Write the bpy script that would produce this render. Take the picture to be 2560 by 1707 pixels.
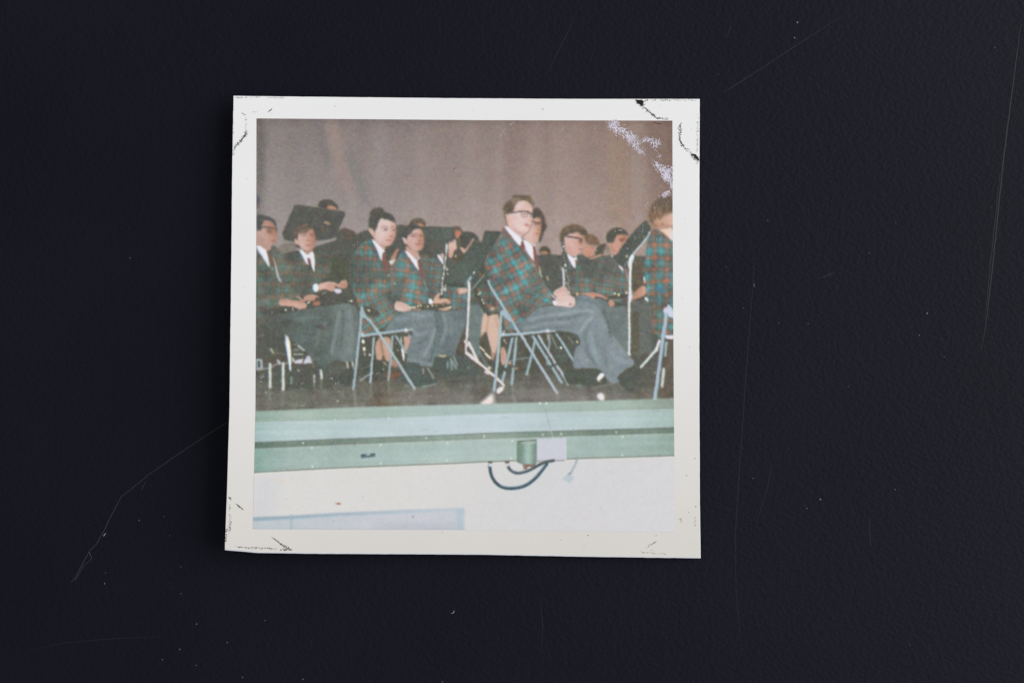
import bpy, math, random
import numpy as np

# ---------------------------------------------------------------------------
# scene, camera, light, exposure
# ---------------------------------------------------------------------------
for _o in list(bpy.data.objects):
    bpy.data.objects.remove(_o, do_unlink=True)
scene = bpy.context.scene
COL = scene.collection
MM = 7.637e-5                      # metres for one unit of the layout grid (print = 89 mm wide)
CX, CY = 1280.0, 853.5
CAM_H = 0.3258

cam_d = bpy.data.cameras.new('camera'); cam = bpy.data.objects.new('camera', cam_d); COL.objects.link(cam)
cam.location = (0, 0, CAM_H); cam.rotation_euler = (0, 0, 0)
cam_d.lens = 60.0; cam_d.sensor_width = 36.0; cam_d.clip_start = 0.01; cam_d.clip_end = 20.0
scene.camera = cam

world = bpy.data.worlds.new('World'); scene.world = world; world.use_nodes = True
bg = world.node_tree.nodes['Background']
bg.inputs[0].default_value = (0.92, 0.95, 1.0, 1); bg.inputs[1].default_value = 0.40

def area(name, loc, target, size, size_y, power, col):
    d = bpy.data.lights.new(name, 'AREA'); d.shape = 'RECTANGLE'; d.size = size; d.size_y = size_y
    d.energy = power; d.color = col
    o = bpy.data.objects.new(name, d); COL.objects.link(o); o.location = loc
    dx, dy, dz = (target[i] - loc[i] for i in range(3))
    import mathutils
    o.rotation_euler = mathutils.Vector((dx, dy, dz)).to_track_quat('-Z', 'Y').to_euler()
    return o
KEY_POWER = 16.7
area('window_light', (0.850, 0.17, 0.50), (0, 0, 0), 1.0, 1.0, KEY_POWER, (1.0, 0.985, 0.97))

scene.view_settings.view_transform = 'Standard'; scene.view_settings.look = 'None'
scene.view_settings.exposure = 0.0; scene.view_settings.gamma = 1.0
try: scene.view_settings.use_curve_mapping = False
except Exception: pass
try: scene.render.filter_size = 1.3
except Exception: pass

# ---------------------------------------------------------------------------
# THE PRINTED PICTURE: drawn in code, shape by shape, into a colour array that
# becomes the dye layer (vertex colours) of the flat print.
# ---------------------------------------------------------------------------
PX0, PY0, PW, PH = 626, 290, 1070, 1046
rng = np.random.default_rng(7)
K = 7.84
FR = {}
for _i, _x in enumerate((630, 900, 1170, 1400)):
    for _r, _y in (('a', 460), ('b', 640), ('c', 820)):
        FR[_r + str(_i + 1)] = (_x, _y, K)
FR['T1'] = (540, 220, 3.92); FR['T2'] = (1200, 220, 3.92)
FR['T3'] = (540, 1020, 3.92); FR['T4'] = (1200, 1020, 3.92)
FR['p'] = (0, 0, 1.0)
IMG = np.zeros((PH, PW, 3), np.float32)
YY, XX = np.mgrid[0:PH, 0:PW].astype(np.float32)
XX += PX0 + .5; YY += PY0 + .5

def xf(fr, pts):
    x, y, k = FR[fr]
    return [(x + p[0] / k, y + p[1] / k) for p in pts]

def P(s):
    v = [float(t) for t in s.replace(',', ' ').split()]
    return list(zip(v[0::2], v[1::2]))

def gker(s):
    r = max(1, int(s * 2.6 + .5)); t = np.arange(-r, r + 1)
    k = np.exp(-t * t / (2 * s * s)); return (k / k.sum()).astype(np.float32), r

def blur(a, s):
    if s < .25: return a
    k, r = gker(s)
    for ax in (0, 1):
        pad = [(0, 0)] * a.ndim; pad[ax] = (r, r)
        b = np.pad(a, pad, mode='edge'); o = np.zeros_like(a)
        n = a.shape[ax]
        for i, w in enumerate(k):
            o += w * (b[i:i + n] if ax == 0 else b[:, i:i + n])
        a = o
    return a

def noise(h, w, s, seed=None):
    g = (np.random.default_rng(seed) if seed is not None else rng)
    f = max(1, int(s / 2))
    n = g.standard_normal((h // f + 8, w // f + 8)).astype(np.float32)
    n = blur(n, s / f); n = (n - n.mean()) / (n.std() + 1e-6)
    if f > 1:
        yi = np.arange(h) / f; xi = np.arange(w) / f
        y0 = yi.astype(int); x0 = xi.astype(int)
        fy = (yi - y0)[:, None].astype(np.float32); fx = (xi - x0)[None].astype(np.float32)
        n = (n[y0][:, x0] * (1 - fy) * (1 - fx) + n[y0 + 1][:, x0] * fy * (1 - fx)
             + n[y0][:, x0 + 1] * (1 - fy) * fx + n[y0 + 1][:, x0 + 1] * fy * fx)
    return n[:h, :w]

def chaikin(p, n=2):
    for _ in range(n):
        q = []
        for i in range(len(p)):
            a, b = p[i], p[(i + 1) % len(p)]
            q += [(a[0] * .75 + b[0] * .25, a[1] * .75 + b[1] * .25), (a[0] * .25 + b[0] * .75, a[1] * .25 + b[1] * .75)]
        p = q
    return p

def window(x0, y0, x1, y1, m):
    a = max(0, int(x0 - PX0 - m)); b = max(0, int(y0 - PY0 - m))
    c = min(PW, int(x1 - PX0 + m) + 2); d = min(PH, int(y1 - PY0 + m) + 2)
    return a, b, c, d

def polymask(pts, bl):
    xs = [p[0] for p in pts]; ys = [p[1] for p in pts]
    a, b, c, d = window(min(xs), min(ys), max(xs), max(ys), bl * 3 + 2)
    if c <= a or d <= b: return None
    w, h = c - a, d - b; SV = 3
    m = np.zeros((h * SV, w + 1), np.float32)
    yc = (np.arange(h * SV) + .5) / SV + b + PY0
    n = len(pts)
    rows = [[] for _ in range(h * SV)]
    for i in range(n):
        (xa, ya), (xb, yb) = pts[i], pts[(i + 1) % n]
        if ya == yb: continue
        if ya > yb: xa, ya, xb, yb = xb, yb, xa, ya
        j0 = int(np.searchsorted(yc, ya)); j1 = int(np.searchsorted(yc, yb))
        for j in range(j0, j1):
            rows[j].append(xa + (yc[j] - ya) * (xb - xa) / (yb - ya))
    ex = np.arange(w + 1) + a + PX0
    for j, r in enumerate(rows):
        r.sort()
        for k in range(0, len(r) - 1, 2):
            l0, l1 = r[k], r[k + 1]
            m[j, :w] += np.clip(np.minimum(ex[1:], l1) - np.maximum(ex[:-1], l0), 0, 1)
    m = np.clip(m[:, :w].reshape(h, SV, w).mean(1), 0, 1)
    return (a, b, c, d), blur(m, bl)

def comp(win, m, col, al=1.0):
    a, b, c, d = win
    if callable(col): col = col(XX[b:d, a:c], YY[b:d, a:c])
    col = np.asarray(col, np.float32)
    m = (m * al)[..., None]
    IMG[b:d, a:c] = IMG[b:d, a:c] * (1 - m) + col * m

def poly(fr, pts, col, bl=1.3, sm=2, al=1.0):
    if isinstance(pts, str): pts = P(pts)
    pts = xf(fr, pts)
    if sm: pts = chaikin(pts, sm)
    r = polymask(pts, bl)
    if r: comp(r[0], r[1], col, al)

def line(fr, pts, w, col, bl=.9, al=1.0, sm=False, w2=None):
    if isinstance(pts, str): pts = P(pts)
    k = FR[fr][2]; pts = xf(fr, pts)
    if sm:
        for _ in range(2):
            q = [pts[0]]
            for i in range(len(pts) - 1):
                A, B = pts[i], pts[i + 1]
                q += [(A[0] * .75 + B[0] * .25, A[1] * .75 + B[1] * .25), (A[0] * .25 + B[0] * .75, A[1] * .25 + B[1] * .75)]
            pts = q + [pts[-1]]
    hw = w / k / 2; hw2 = hw if w2 is None else w2 / k / 2
    xs = [p[0] for p in pts]; ys = [p[1] for p in pts]
    a, b, c, d = window(min(xs), min(ys), max(xs), max(ys), max(hw, hw2) + bl * 3 + 2)
    if c <= a or d <= b: return
    X = XX[b:d, a:c]; Y = YY[b:d, a:c]
    m = np.zeros(X.shape, np.float32); ns = len(pts) - 1
    for i in range(ns):
        (xa, ya), (xb, yb) = pts[i], pts[i + 1]
        dx, dy = xb - xa, yb - ya; L = dx * dx + dy * dy + 1e-9
        t = np.clip(((X - xa) * dx + (Y - ya) * dy) / L, 0, 1)
        D = np.hypot(X - xa - t * dx, Y - ya - t * dy)
        H = hw + (hw2 - hw) * (i + t) / ns
        m = np.maximum(m, np.clip(H - D + .5, 0, 1))
    comp((a, b, c, d), blur(m, bl), col, al)

def blob(fr, x, y, rx, ry, col, al=1.0, ang=0.0, hard=1.0):
    (cx, cy), = xf(fr, [(x, y)]); k = FR[fr][2]; rx /= k; ry /= k
    R = max(rx, ry) * 2.6 + 2
    a, b, c, d = window(cx - R, cy - R, cx + R, cy + R, 0)
    if c <= a or d <= b: return
    X = XX[b:d, a:c] - cx; Y = YY[b:d, a:c] - cy
    ca, sa = np.cos(ang), np.sin(ang)
    u = (X * ca + Y * sa) / rx; v = (-X * sa + Y * ca) / ry
    m = np.exp(-(u * u + v * v) ** hard)
    comp((a, b, c, d), m, col, al)

def dots(fr, s, r, col, al=1.0):
    for x, y in P(s): blob(fr, x, y, r, r * 1.1, col, al, 0, 1.6)

def strands(fr, pts, ang, n, L, cols, w=1.0, al=.4, bend=.35):
    if isinstance(pts, str): pts = P(pts)
    q = chaikin(xf(fr, pts), 1); r = polymask(q, .6)
    if not r: return
    (a, b, c, d), m = r; ys, xs = np.where(m > .55)
    if len(ys) == 0: return
    for _ in range(n):
        k = rng.integers(len(ys)); x = xs[k] + a + PX0; y = ys[k] + b + PY0
        t = ang(x, y) if callable(ang) else ang; t += rng.normal(0, .25)
        l = L * rng.uniform(.5, 1.3); p1 = (x + np.cos(t) * l, y + np.sin(t) * l); t2 = t + rng.normal(0, bend)
        p2 = (p1[0] + np.cos(t2) * l, p1[1] + np.sin(t2) * l)
        line('p', [(x, y), p1, p2], w * rng.uniform(.6, 1.4), cols[rng.integers(len(cols))], .6, al * rng.uniform(.4, 1.2))

def gradc(c0, p0, c1, p1):
    c0 = np.array(c0, np.float32); c1 = np.array(c1, np.float32)
    dx, dy = p1[0] - p0[0], p1[1] - p0[1]; L = dx * dx + dy * dy
    def f(X, Y):
        t = np.clip(((X - p0[0]) * dx + (Y - p0[1]) * dy) / L, 0, 1)[..., None]
        return c0 * (1 - t) + c1 * t
    return f

def G(fr, c0, p0, c1, p1):
    (a, b) = xf(fr, [p0, p1]); return gradc(c0, a, c1, b)

W1 = noise(PH, PW, 26, 3); W2 = noise(PH, PW, 26, 4); W3 = noise(PH, PW, 7, 5); W4 = noise(PH, PW, 16, 6); W5 = noise(PH, PW, 9, 8); W6 = noise(PH, PW, 5, 9); W7 = noise(PH, PW, 5, 10)

def plaid(org, e1, e2, fr='b1', base=(94, 97, 90), teal=(66, 126, 128), org_c=(172, 102, 76), pink=(146, 132, 128), con=1.0, warp=1.6, shade=None):
    (ox, oy), = xf(fr, [org]); k = FR[fr][2]
    e1 = (e1[0] / k, e1[1] / k); e2 = (e2[0] / k, e2[1] / k)
    det = e1[0] * e2[1] - e1[1] * e2[0]
    base = np.array(base, np.float32) + np.array([8, 6, 4]); teal = np.array(teal, np.float32) * .98 + np.array([7, 5, 0]); oc = np.array(org_c, np.float32) + np.array([8, 8, 6]); pk = np.array(pink, np.float32)
    def f(X, Y):
        yi = (Y[:, 0] - PY0).astype(int); xi = (X[0] - PX0).astype(int)
        sl = np.s_[yi[0]:yi[-1] + 1, xi[0]:xi[-1] + 1]
        x = X - ox + W1[sl] * warp * 1.5 + W6[sl] * .8; y = Y - oy + W2[sl] * warp * 1.5 + W7[sl] * .8
        s = (x * e2[1] - y * e2[0]) / det; t = (-x * e1[1] + y * e1[0]) / det
        hs = np.floor(s + .5); ht = np.floor(t + .5); hv = np.sin(hs * 127.1 + ht * 311.7) * 43758.5; hv = hv - np.floor(hv)
        s -= np.round(s); t -= np.round(t)           # teal square at 0,0
        s5 = np.abs(np.abs(s) - .5); t5 = np.abs(np.abs(t) - .5)
        A = np.abs(s); B = np.abs(t)
        def sq(u, w, e): return np.clip((w - u) / e + .5, 0, 1)
        mt = sq(A, .31, .26) * sq(B, .31, .26)
        cross = np.maximum(sq(A, .05, .08), sq(B, .05, .08)) * mt
        mo = np.exp(-((s5 / .175) ** 2 + (t5 / .175) ** 2) ** 1.3)
        mp = np.exp(-((s5 / .13) ** 2 + (B / .16) ** 2)) + np.exp(-((t5 / .13) ** 2 + (A / .16) ** 2))
        ln = (np.exp(-(s5 / .07) ** 2) + np.exp(-(t5 / .07) ** 2)) * .22
        amp = np.clip(.84 + .30 * W4[sl], .3, 1.25) * con
        c = base + (W3[sl] * 5)[..., None] + (W4[sl] * 6)[..., None] * np.array([1, .9, .6])
        c = c + (oc * .5 + pk * .5 - base) * (ln * amp)[..., None] * .95 + ((np.exp(-(A / .045) ** 2) + np.exp(-(B / .045) ** 2)) * 7 * amp)[..., None] * np.array([.7, 1, 1.05])
        for m, cc in ((mt * (.66 + .32 * hv), teal), (mp * .7, pk), (mo * .8, oc)):
            c = c + (cc - c) * np.clip(m * amp, 0, 1)[..., None]
        c = c + (cross * 26 * amp * (.4 + .8 * hv))[..., None] * np.array([.8, 1, 1.05])
        c = c * (1 + .055 * W5[sl])[..., None]
        if shade is not None: c = c * shade(X, Y)[..., None]
        return c
    return f

SK = (214, 189, 181); SKP = (204, 168, 158); SKD = (178, 136, 120); SKO = (176, 122, 94)
HD = (80, 79, 70); HB = (108, 95, 78); WH = (226, 225, 231); TIE = (130, 90, 82)
MET = (163, 182, 190); DK = (84, 86, 76)

# --- curtain ---------------------------------------------------------------
def paint_back():
    t = np.clip((YY - 297) / 330, 0, 1)
    u = (XX - 640) / 1045
    base = np.stack([138 + 27 * t ** .95, 121 + 28 * t ** .95, 118 + 28 * t ** .95], -1)
    mid = np.exp(-((u - .55) / .42) ** 2)
    base = base + (mid * 8)[..., None] + ((1 - mid) * np.array([-8, -6, -5])[:, None, None]).transpose(1, 2, 0) if False else base + (mid * 9 - 6)[..., None]
    # cool grey left, warm right
    base += np.stack([-7 * (1 - u) + 2 * u, 2 * (1 - u) - 3 * u, 3 * (1 - u) - 9 * u], -1)
    base[..., :] -= (16 * np.exp(-((XX - 641) / 22) ** 2) * (1.1 - .5 * t))[..., None]
    base[..., :] -= (12 * np.exp(-((XX - 1684) / 45) ** 2))[..., None]
    base[..., :] -= (9 * np.exp(-((YY - 299) / 14) ** 2))[..., None]
    IMG[:] = base
    # soft folds
    for w, fx, amp in ((30, 0, 2.2), (11, 1, 1.6)):
        n = noise(8, PW, w, 20 + fx)[:1]
        IMG[:] += (n * amp * np.ones((PH, 1)))[..., None]
    poly('T1', '1030 310 1180 310 1260 620 1330 880 1350 1050 1230 980 1170 740 1080 520', (164, 140, 132), 9, 2, .5)
    poly('T1', '940 310 1030 310 1090 520 1140 760 1060 760 1000 560', (118, 113, 112), 8, 2, .6)
    poly('T1', '1240 560 1330 600 1420 820 1500 1060 1480 1180 1380 1000 1300 760', (120, 120, 120), 9, 2, .6)
    poly('T1', '780 800 860 760 860 1100 820 1120', (118, 120, 118), 8, 2, .35)
    poly('T1', '1500 320 1640 320 1700 1100 1560 1150', (150, 142, 142), 14, 2, .35)
    poly('T1', '400 330 480 340 470 1000 400 1300', (98, 95, 91), 7, 2, .5)
    poly('T2', '1230 330 1460 330 1470 1400 1260 1300', (150, 126, 110), 10, 0, .55)
    poly('T2', '1465 330 1600 330 1640 1100 1470 1100', (154, 140, 130), 8, 0, .45)
    line('T2', '1462 330 1468 1250', 10, (136, 116, 102), 2, .5)
    poly('T2', '1640 330 1880 330 1880 800 1700 640', (132, 111, 101), 8, 0, .5)
    line('p', '900 436 1280 442 1460 440', 2, (138, 126, 122), 2, .35)
    IMG[:] += (noise(PH, PW, 22, 31) * .8)[..., None]
    # woven, rubbed left edge
    e = np.exp(-((XX - 641) / 26) ** 2)
    IMG[:] += (noise(PH, PW, 1.6, 33) * 4 * e)[..., None]

def crowd_dark():
    g = G('p', (86, 87, 76), (700, 600), (88, 92, 84), (1500, 700))
    poly('p', '640 690 700 640 742 632 840 600 846 576 862 570 880 578 893 586 905 578 922 574 990 562 1010 566 1130 568 1145 566 1160 580 1190 604 1210 660 1330 640 1375 634 1420 640 1500 640 1540 636 1600 640 1690 640 1690 1000 640 1010', g, 1.6, 0)
    poly('a1', '1700 890 1830 868 1950 905 2060 985 2000 1100 1750 1100', (98, 84, 70), 2, 2, .8)
    poly('b1', '1500 40 1930 40 1900 460 1700 480 1500 420', (80, 84, 62), 5, 2, .8)

def floor():
    def f(X, Y):
        yb = 1029.7 - (X - 639) * .0316
        t = np.clip((Y - (yb - 110)) / 110, 0, 1)[..., None]
        c = np.array([84, 85, 74]) * (1 - t) + np.array([122, 119, 112]) * t
        k = np.exp(-((X - 720) / 130) ** 2)[..., None]
        c = c * (1 - .12 * k * t) + k * t * np.array([4, 6, 2])
        q = np.exp(-((X - 960) / 45) ** 2)[..., None] * t
        c = c + q * np.array([6, 2, -6])
        r = np.clip((X - 1480) / 200, 0, 1)[..., None] * t
        c = c + r * np.array([-22, -20, -24])
        return c
    poly('p', '630 900 1692 880 1692 1000 1470 1004 1170 1012 900 1019 630 1032', f, 1.2, 0)
    poly('p', '630 925 760 930 900 930 1050 950 1250 930 1470 930 1600 940 1692 930 1692 870 630 870', (90, 89, 76), 14, 0, .8)
    # horizontal streaks of the boards
    st = blur(noise(PH, PW, 2.0, 40), .1)
    st = blur(np.repeat(noise(PH, PW // 18 + 2, 1.5, 41), 18, 1)[:, :PW], 2)
    m = np.clip((YY - 925) / 60, 0, 1) * np.clip((1029.7 - (XX - 639) * .0316 - YY) / 3, 0, 1)
    IMG[:] += (st * 5.5 * m)[..., None]
    vr = noise(8, PW, 7, 44)[:1] * np.ones((PH, 1)); IMG[:] += (vr * 4.5 * np.clip((YY - 940) / 30, 0, 1) * np.clip((1029.7 - (XX - 639) * .0316 - YY) / 3, 0, 1))[..., None] * np.array([.8, 1, 1])
    poly('c1', '100 1250 900 1300 2300 1300 2352 1420 1200 1480 100 1500', (112, 112, 100), 6, 2, .5)
    poly('c3', '900 1250 1600 1230 2300 1250 2300 1340 1500 1370 900 1380', (136, 130, 124), 6, 2, .6)
    poly('c2', '560 1240 1100 1200 2200 1260 2300 1400 1200 1420 600 1400', (128, 122, 114), 7, 2, .6)

def stage_front():
    def band(top, bot, col, bl=1.0):
        poly('p', [*top, *bot[::-1]], col, bl, 0)
    e0 = P('628 1030 639 1029.7 900 1018.5 1170 1012 1470 1003.7 1694 996.5')
    e1 = P('628 1056 639 1055 833 1050 1140 1037.5 1200 1035 1694 1022')
    e2 = P('628 1106 638 1105.5 833 1097 1140 1086 1200 1082.5 1694 1068')
    e3 = P('628 1122.5 638 1122 833 1113 1140 1101 1200 1098 1694 1083')
    e4 = P('628 1181.5 636 1180.7 833 1170 1140 1158 1200 1154.7 1480 1145 1694 1138.5')
    bot = P('628 1340 1694 1340')
    band(e4, bot, G('p', (216, 214, 211), (1100, 1170), (211, 210, 211), (1300, 1325)), .9)
    poly('p', '1400 1200 1694 1160 1694 1340 1330 1340', (211, 209, 211), 30, 0, .6)
    poly('p', '628 1190 700 1185 680 1340 628 1340', (204, 204, 208), 18, 0, .7)
    band(e0, e1, lambda X, Y: np.array([164, 181, 170]) + (np.exp(-((X - 1180) / 260) ** 2))[..., None] * np.array([6, 8, 14]) - (np.clip((X - 1560) / 130, 0, 1))[..., None] * np.array([22, 26, 28]) - (np.clip((720 - X) / 90, 0, 1))[..., None] * np.array([22, 14, 16]))
    band(e1, e2, lambda X, Y: np.array([182, 199, 198]) + (np.exp(-((X - 1180) / 240) ** 2))[..., None] * np.array([11, 8, 14]) - (np.clip((X - 1560) / 130, 0, 1))[..., None] * np.array([20, 16, 22]) - (np.clip((720 - X) / 90, 0, 1))[..., None] * np.array([20, 12, 14]))
    band(e2, e3, lambda X, Y: np.array([114, 130, 118]) + (np.exp(-((X - 1180) / 260) ** 2))[..., None] * np.array([28, 28, 28]) - (np.clip((720 - X) / 90, 0, 1))[..., None] * np.array([14, 8, 10]))
    band(e3, e4, lambda X, Y: np.array([162, 181, 174]) + (np.exp(-((X - 1180) / 260) ** 2))[..., None] * np.array([12, 10, 12]) - (np.clip((X - 1560) / 130, 0, 1))[..., None] * np.array([16, 14, 16]) - (np.clip((720 - X) / 90, 0, 1))[..., None] * np.array([26, 14, 18]))
    line('p', [(x, y - .5) for x, y in e4], 2.2, (96, 96, 84), .7, .75)
    line('p', [(x, y - 1) for x, y in e0], 3, (182, 200, 188), .9, .5)
    line('p', [(x, y + .5) for x, y in e2], 2.5, (92, 118, 122), .8, .5)
    line('p', [(x, y) for x, y in e3], 1.6, (205, 205, 190), .7, .5)
    line('p', [(x, y + 3) for x, y in e4], 3, (226, 218, 205), 1.2, .6)
    line('p', [(x, y + .5) for x, y in e1], 1.6, (200, 216, 214), .8, .6)
    # worn paint along the lip
    for x in np.arange(985, 1160, 9.0):
        blob('p', x + rng.uniform(-3, 3), 1107 - (x - 985) * .04, rng.uniform(1.5, 4), 1.0, (214, 212, 200), rng.uniform(.2, .8))
    sc = np.repeat(noise(PH, PW // 30 + 2, 2.2, 91), 30, 1)[:, :PW]; sc = blur(sc, 1.5)
    mk = np.clip((YY - (1033 - (XX - 639) * .0316)) / 4, 0, 1) * np.clip((1180 - (XX - 636) * .0405 - YY) / 4, 0, 1)
    IMG[:] += (sc * 1.7 * mk)[..., None] + (noise(PH, PW, 18, 92) * 1.8 * mk)[..., None]
    for _ in range(46):
        x = rng.uniform(650, 1680); y = rng.uniform(1040, 1170) - (x - 640) * .036; l = rng.uniform(4, 22)
        line('p', [(x, y), (x + l, y - l * .04 + rng.uniform(-1, 1))], rng.uniform(.8, 1.8), [(132, 152, 146), (204, 214, 208)][rng.integers(2)], .8, rng.uniform(.15, .45))
    line('T4', '640 0 690 215', 5, (128, 144, 140), .8, .7)
    line('T4', '690 215 715 280', 10, (196, 205, 200), 1, .7)
    dots('T4', '40 275 615 258 795 252 1335 235 1400 280 1395 460 318 320 305 490 685 310 780 310 680 490 765 505', 10, (228, 228, 220), .85)
    dots('T3', '855 340 940 388 945 570 1615 358 1615 540 2060 292 2268 335 2265 512', 10, (226, 228, 222), .85)
    dots('T3', '1690 95 1165 115', 8, (230, 234, 230), .9)
    dots('c3', '1410 1470 1535 1470', 20, (235, 235, 232))
    # switch plate
    poly('T3', '1420 452 1558 440 1560 474 1422 488', (74, 92, 98), .8, 0)
    poly('T3', '1470 446 1512 443 1512 460 1470 464', (178, 194, 196), .9, 0, .9)
    line('T3', '1432 476 1550 466', 8, (150, 160, 165), .7, .7)
    # conduit box and grey panel
    poly('T4', '556 298 836 290 840 508 800 516 560 516', (202, 203, 212), 1.0, 0)
    line('T4', '838 292 842 508', 8, (218, 226, 232), .8)
    line('T4', '560 516 830 512', 8, (150, 150, 155), .9, .8)
    poly('T4', '360 330 390 318 556 306 556 540 530 556 430 556 362 528', lambda X, Y: (lambda t: np.array([112, 134, 122]) + (np.exp(-((t - .58) / .26) ** 2))[..., None] * np.array([52, 54, 56]))((X - 1292) / 49.), .9, 0)
    poly('T4', '395 332 550 318 548 344 470 356 400 350', (172, 186, 172), .9, 2, .8)
    line('T4', '368 326 552 312', 9, (96, 108, 96), .8, .8)
    poly('T4', '418 552 545 548 540 575 500 590 430 598', (110, 84, 72), 1, 0, .85)
    poly('T4', '462 575 500 570 500 590 465 595', (232, 220, 195), .8, 0)
    dots('T4', '440 570 520 565', 8, (190, 150, 130))
    cab = (78, 104, 112)
    line('T4', '95 560 105 650 150 730 220 778 310 788 420 772 520 712 600 620 655 545', 30, (62, 84, 94), .9, 1, True)
    line('T4', '200 755 300 776 420 755 515 695 590 612 640 548', 10, (130, 172, 188), .9, .8, True)
    line('T4', '265 555 300 612 360 638 430 628 520 590 620 530 720 512', 28, (74, 92, 96), .9, 1, True)
    line('T4', '300 606 360 628 430 618 520 580', 8, (130, 150, 152), .8, .7, True)
    for x in (100, 265):
        poly('T4', [(x - 22, 520), (x + 25, 520), (x + 20, 540), (x - 18, 540)], (90, 76, 66), .8, 0, .9)
        poly('T4', [(x - 16, 540), (x + 16, 540), (x + 14, 572), (x - 14, 572)], (206, 208, 214), .8, 0)
    line('T4', '560 520 620 535 700 515 830 508', 6, (120, 110, 100), .8, .7, True)
    line('T4', '950 505 930 560 880 650', 20, (164, 178, 184), .9)
    line('T4', '876 640 866 655', 18, (120, 134, 140), .8)
    poly('T4', '862 636 925 682 872 736 808 690', (186, 197, 203), 1, 0)
    # blue ledge at the bottom
    poly('T3', '350 1085 740 1068 1150 1040 2352 990 2440 988 2440 1200 350 1200', G('T3', (188, 195, 200), (400, 1150), (200, 201, 208), (1800, 1150)), 1.2, 0)
    poly('T3', '350 1068 740 1050 1150 1024 1800 995 2425 972 2425 1008 1800 1030 1150 1058 740 1084 350 1106', G('T3', (146, 168, 180), (380, 1080), (190, 199, 207), (2200, 1000)), 1.5, 0)
    line('T3', '735 1050 738 1190', 22, (160, 184, 192), 1.1, .85)
    poly('T3', '2352 985 2425 972 2432 1200 2370 1200', (178, 196, 204), 1.4, 0, .8)
    poly('T3', '360 1180 1000 1184 2430 1186 2430 1200 360 1200', (160, 178, 190), 2, 0, .7)
    poly('T3', '1700 1130 2380 1130 2380 1200 1500 1200', (172, 176, 188), 8, 0, .5)
    blob('T3', 1200, 934, 22, 8, (150, 88, 50)); blob('T3', 640, 705, 40, 25, (222, 205, 185), .5)
    blob('T3', 1930, 1062, 8, 8, (120, 100, 90), .8)

def stand_back():
    poly('a1', '1290 450 1300 380 1370 318 1470 298 1580 325 1660 400 1695 465 1660 510 1440 500', (80, 78, 70), 1.5)
    poly('a1', '1450 495 1480 430 1560 415 1640 450 1662 505 1560 512', (182, 136, 114), 1.6)
    poly('a1', '838 405 1000 418 1280 465 1600 508 1800 540 1835 590 1760 740 1690 890 1690 1060 1250 1120 850 1135 560 1065 690 740 800 500', (84, 84, 77), 1.5, 1)
    line('a1', '840 408 1280 464 1800 540', 22, (106, 100, 82), 1.1, .6)
    poly('a1', '1405 735 1480 745 1550 770 1530 812 1460 790 1400 775', (168, 142, 112), 1.6)
    line('a1', '1390 810 1350 880 1380 935 1450 930 1500 860', 24, (120, 100, 66), 1.6, .7, True)
    poly('a1', '640 1135 850 1130 880 1220 860 1300 640 1350 520 1390 450 1300', (126, 119, 111), 3, 1)
    # dark edge of another player at the rim of the print
    poly('a1', '88 200 130 230 150 330 130 470 88 500', (70, 78, 88), 3); blob('a1', 95, 420, 18, 40, (150, 90, 70), .8)

def man1():
    jf = plaid((340, 660), (10, -215), (175, 0), 'b1', (90, 93, 84), (68, 116, 122), (150, 98, 70), (118, 110, 102), .46, 2.2)
    poly('b1', '80 -330 200 -260 420 -230 520 -130 640 100 760 400 850 700 1000 850 700 1060 480 1130 300 1250 80 1420', jf, 1.6, 1)
    poly('a1', '200 690 300 700 400 750 445 800 470 860 470 930 500 975 492 1010 462 1030 470 1070 462 1110 458 1160 420 1185 385 1205 372 1280 310 1330 250 1300 80 1200 80 900 180 900 195 800', G('a1', (190, 156, 146), (220, 1000), (176, 128, 106), (470, 900)), 1.5, 1)
    poly('a1', '80 1000 200 1000 330 1200 360 1290 250 1300 80 1190', (176, 140, 128), 3, 2, .6)
    poly('a1', '80 595 200 608 330 635 425 695 475 770 485 860 452 850 420 765 350 718 265 700 212 722 192 830 175 890 130 915 80 890', (78, 82, 80), 1.8, 1)
    line('a1', '190 850 330 845 490 885', 26, (86, 82, 76), 1.3)
    blob('a1', 345, 915, 48, 50, (118, 98, 86), .85); blob('a1', 470, 900, 26, 50, (100, 86, 76), .85)
    poly('a1', '360 760 440 800 470 900 480 1000 455 1150 400 1190 420 1060 400 940', (160, 110, 90), 5, 2, .5); line('a1', '300 880 300 930 350 960 400 940 410 890', 12, (110, 92, 82), 1.2, .7, True); blob('a1', 425, 1118, 42, 15, (148, 98, 86), .7); blob('a1', 350, 1040, 60, 30, (182, 142, 130), .5)
    poly('a1', '88 1195 190 1232 275 1292 305 1370 360 1600 340 1640 200 1420 88 1245', WH, 1.1, 1)
    line('a1', '95 1240 210 1420 345 1600', 16, (150, 190, 215), 1.1, .7)
    poly('a1', '285 1320 345 1305 430 1440 480 1600 420 1640 370 1560 330 1450', (108, 93, 82), 1.3, 1)
    poly('b1', '330 20 420 60 480 200 470 260 400 180 360 120', (106, 88, 80), 1.6, 1)
    poly('b1', '400 -20 435 50 485 220 530 400 585 512 565 520 500 430 465 280 440 140', (196, 190, 186), 1.2, 1)
    line('b1', '470 300 520 460 570 515', 10, (150, 185, 200), .9, .7)

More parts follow.
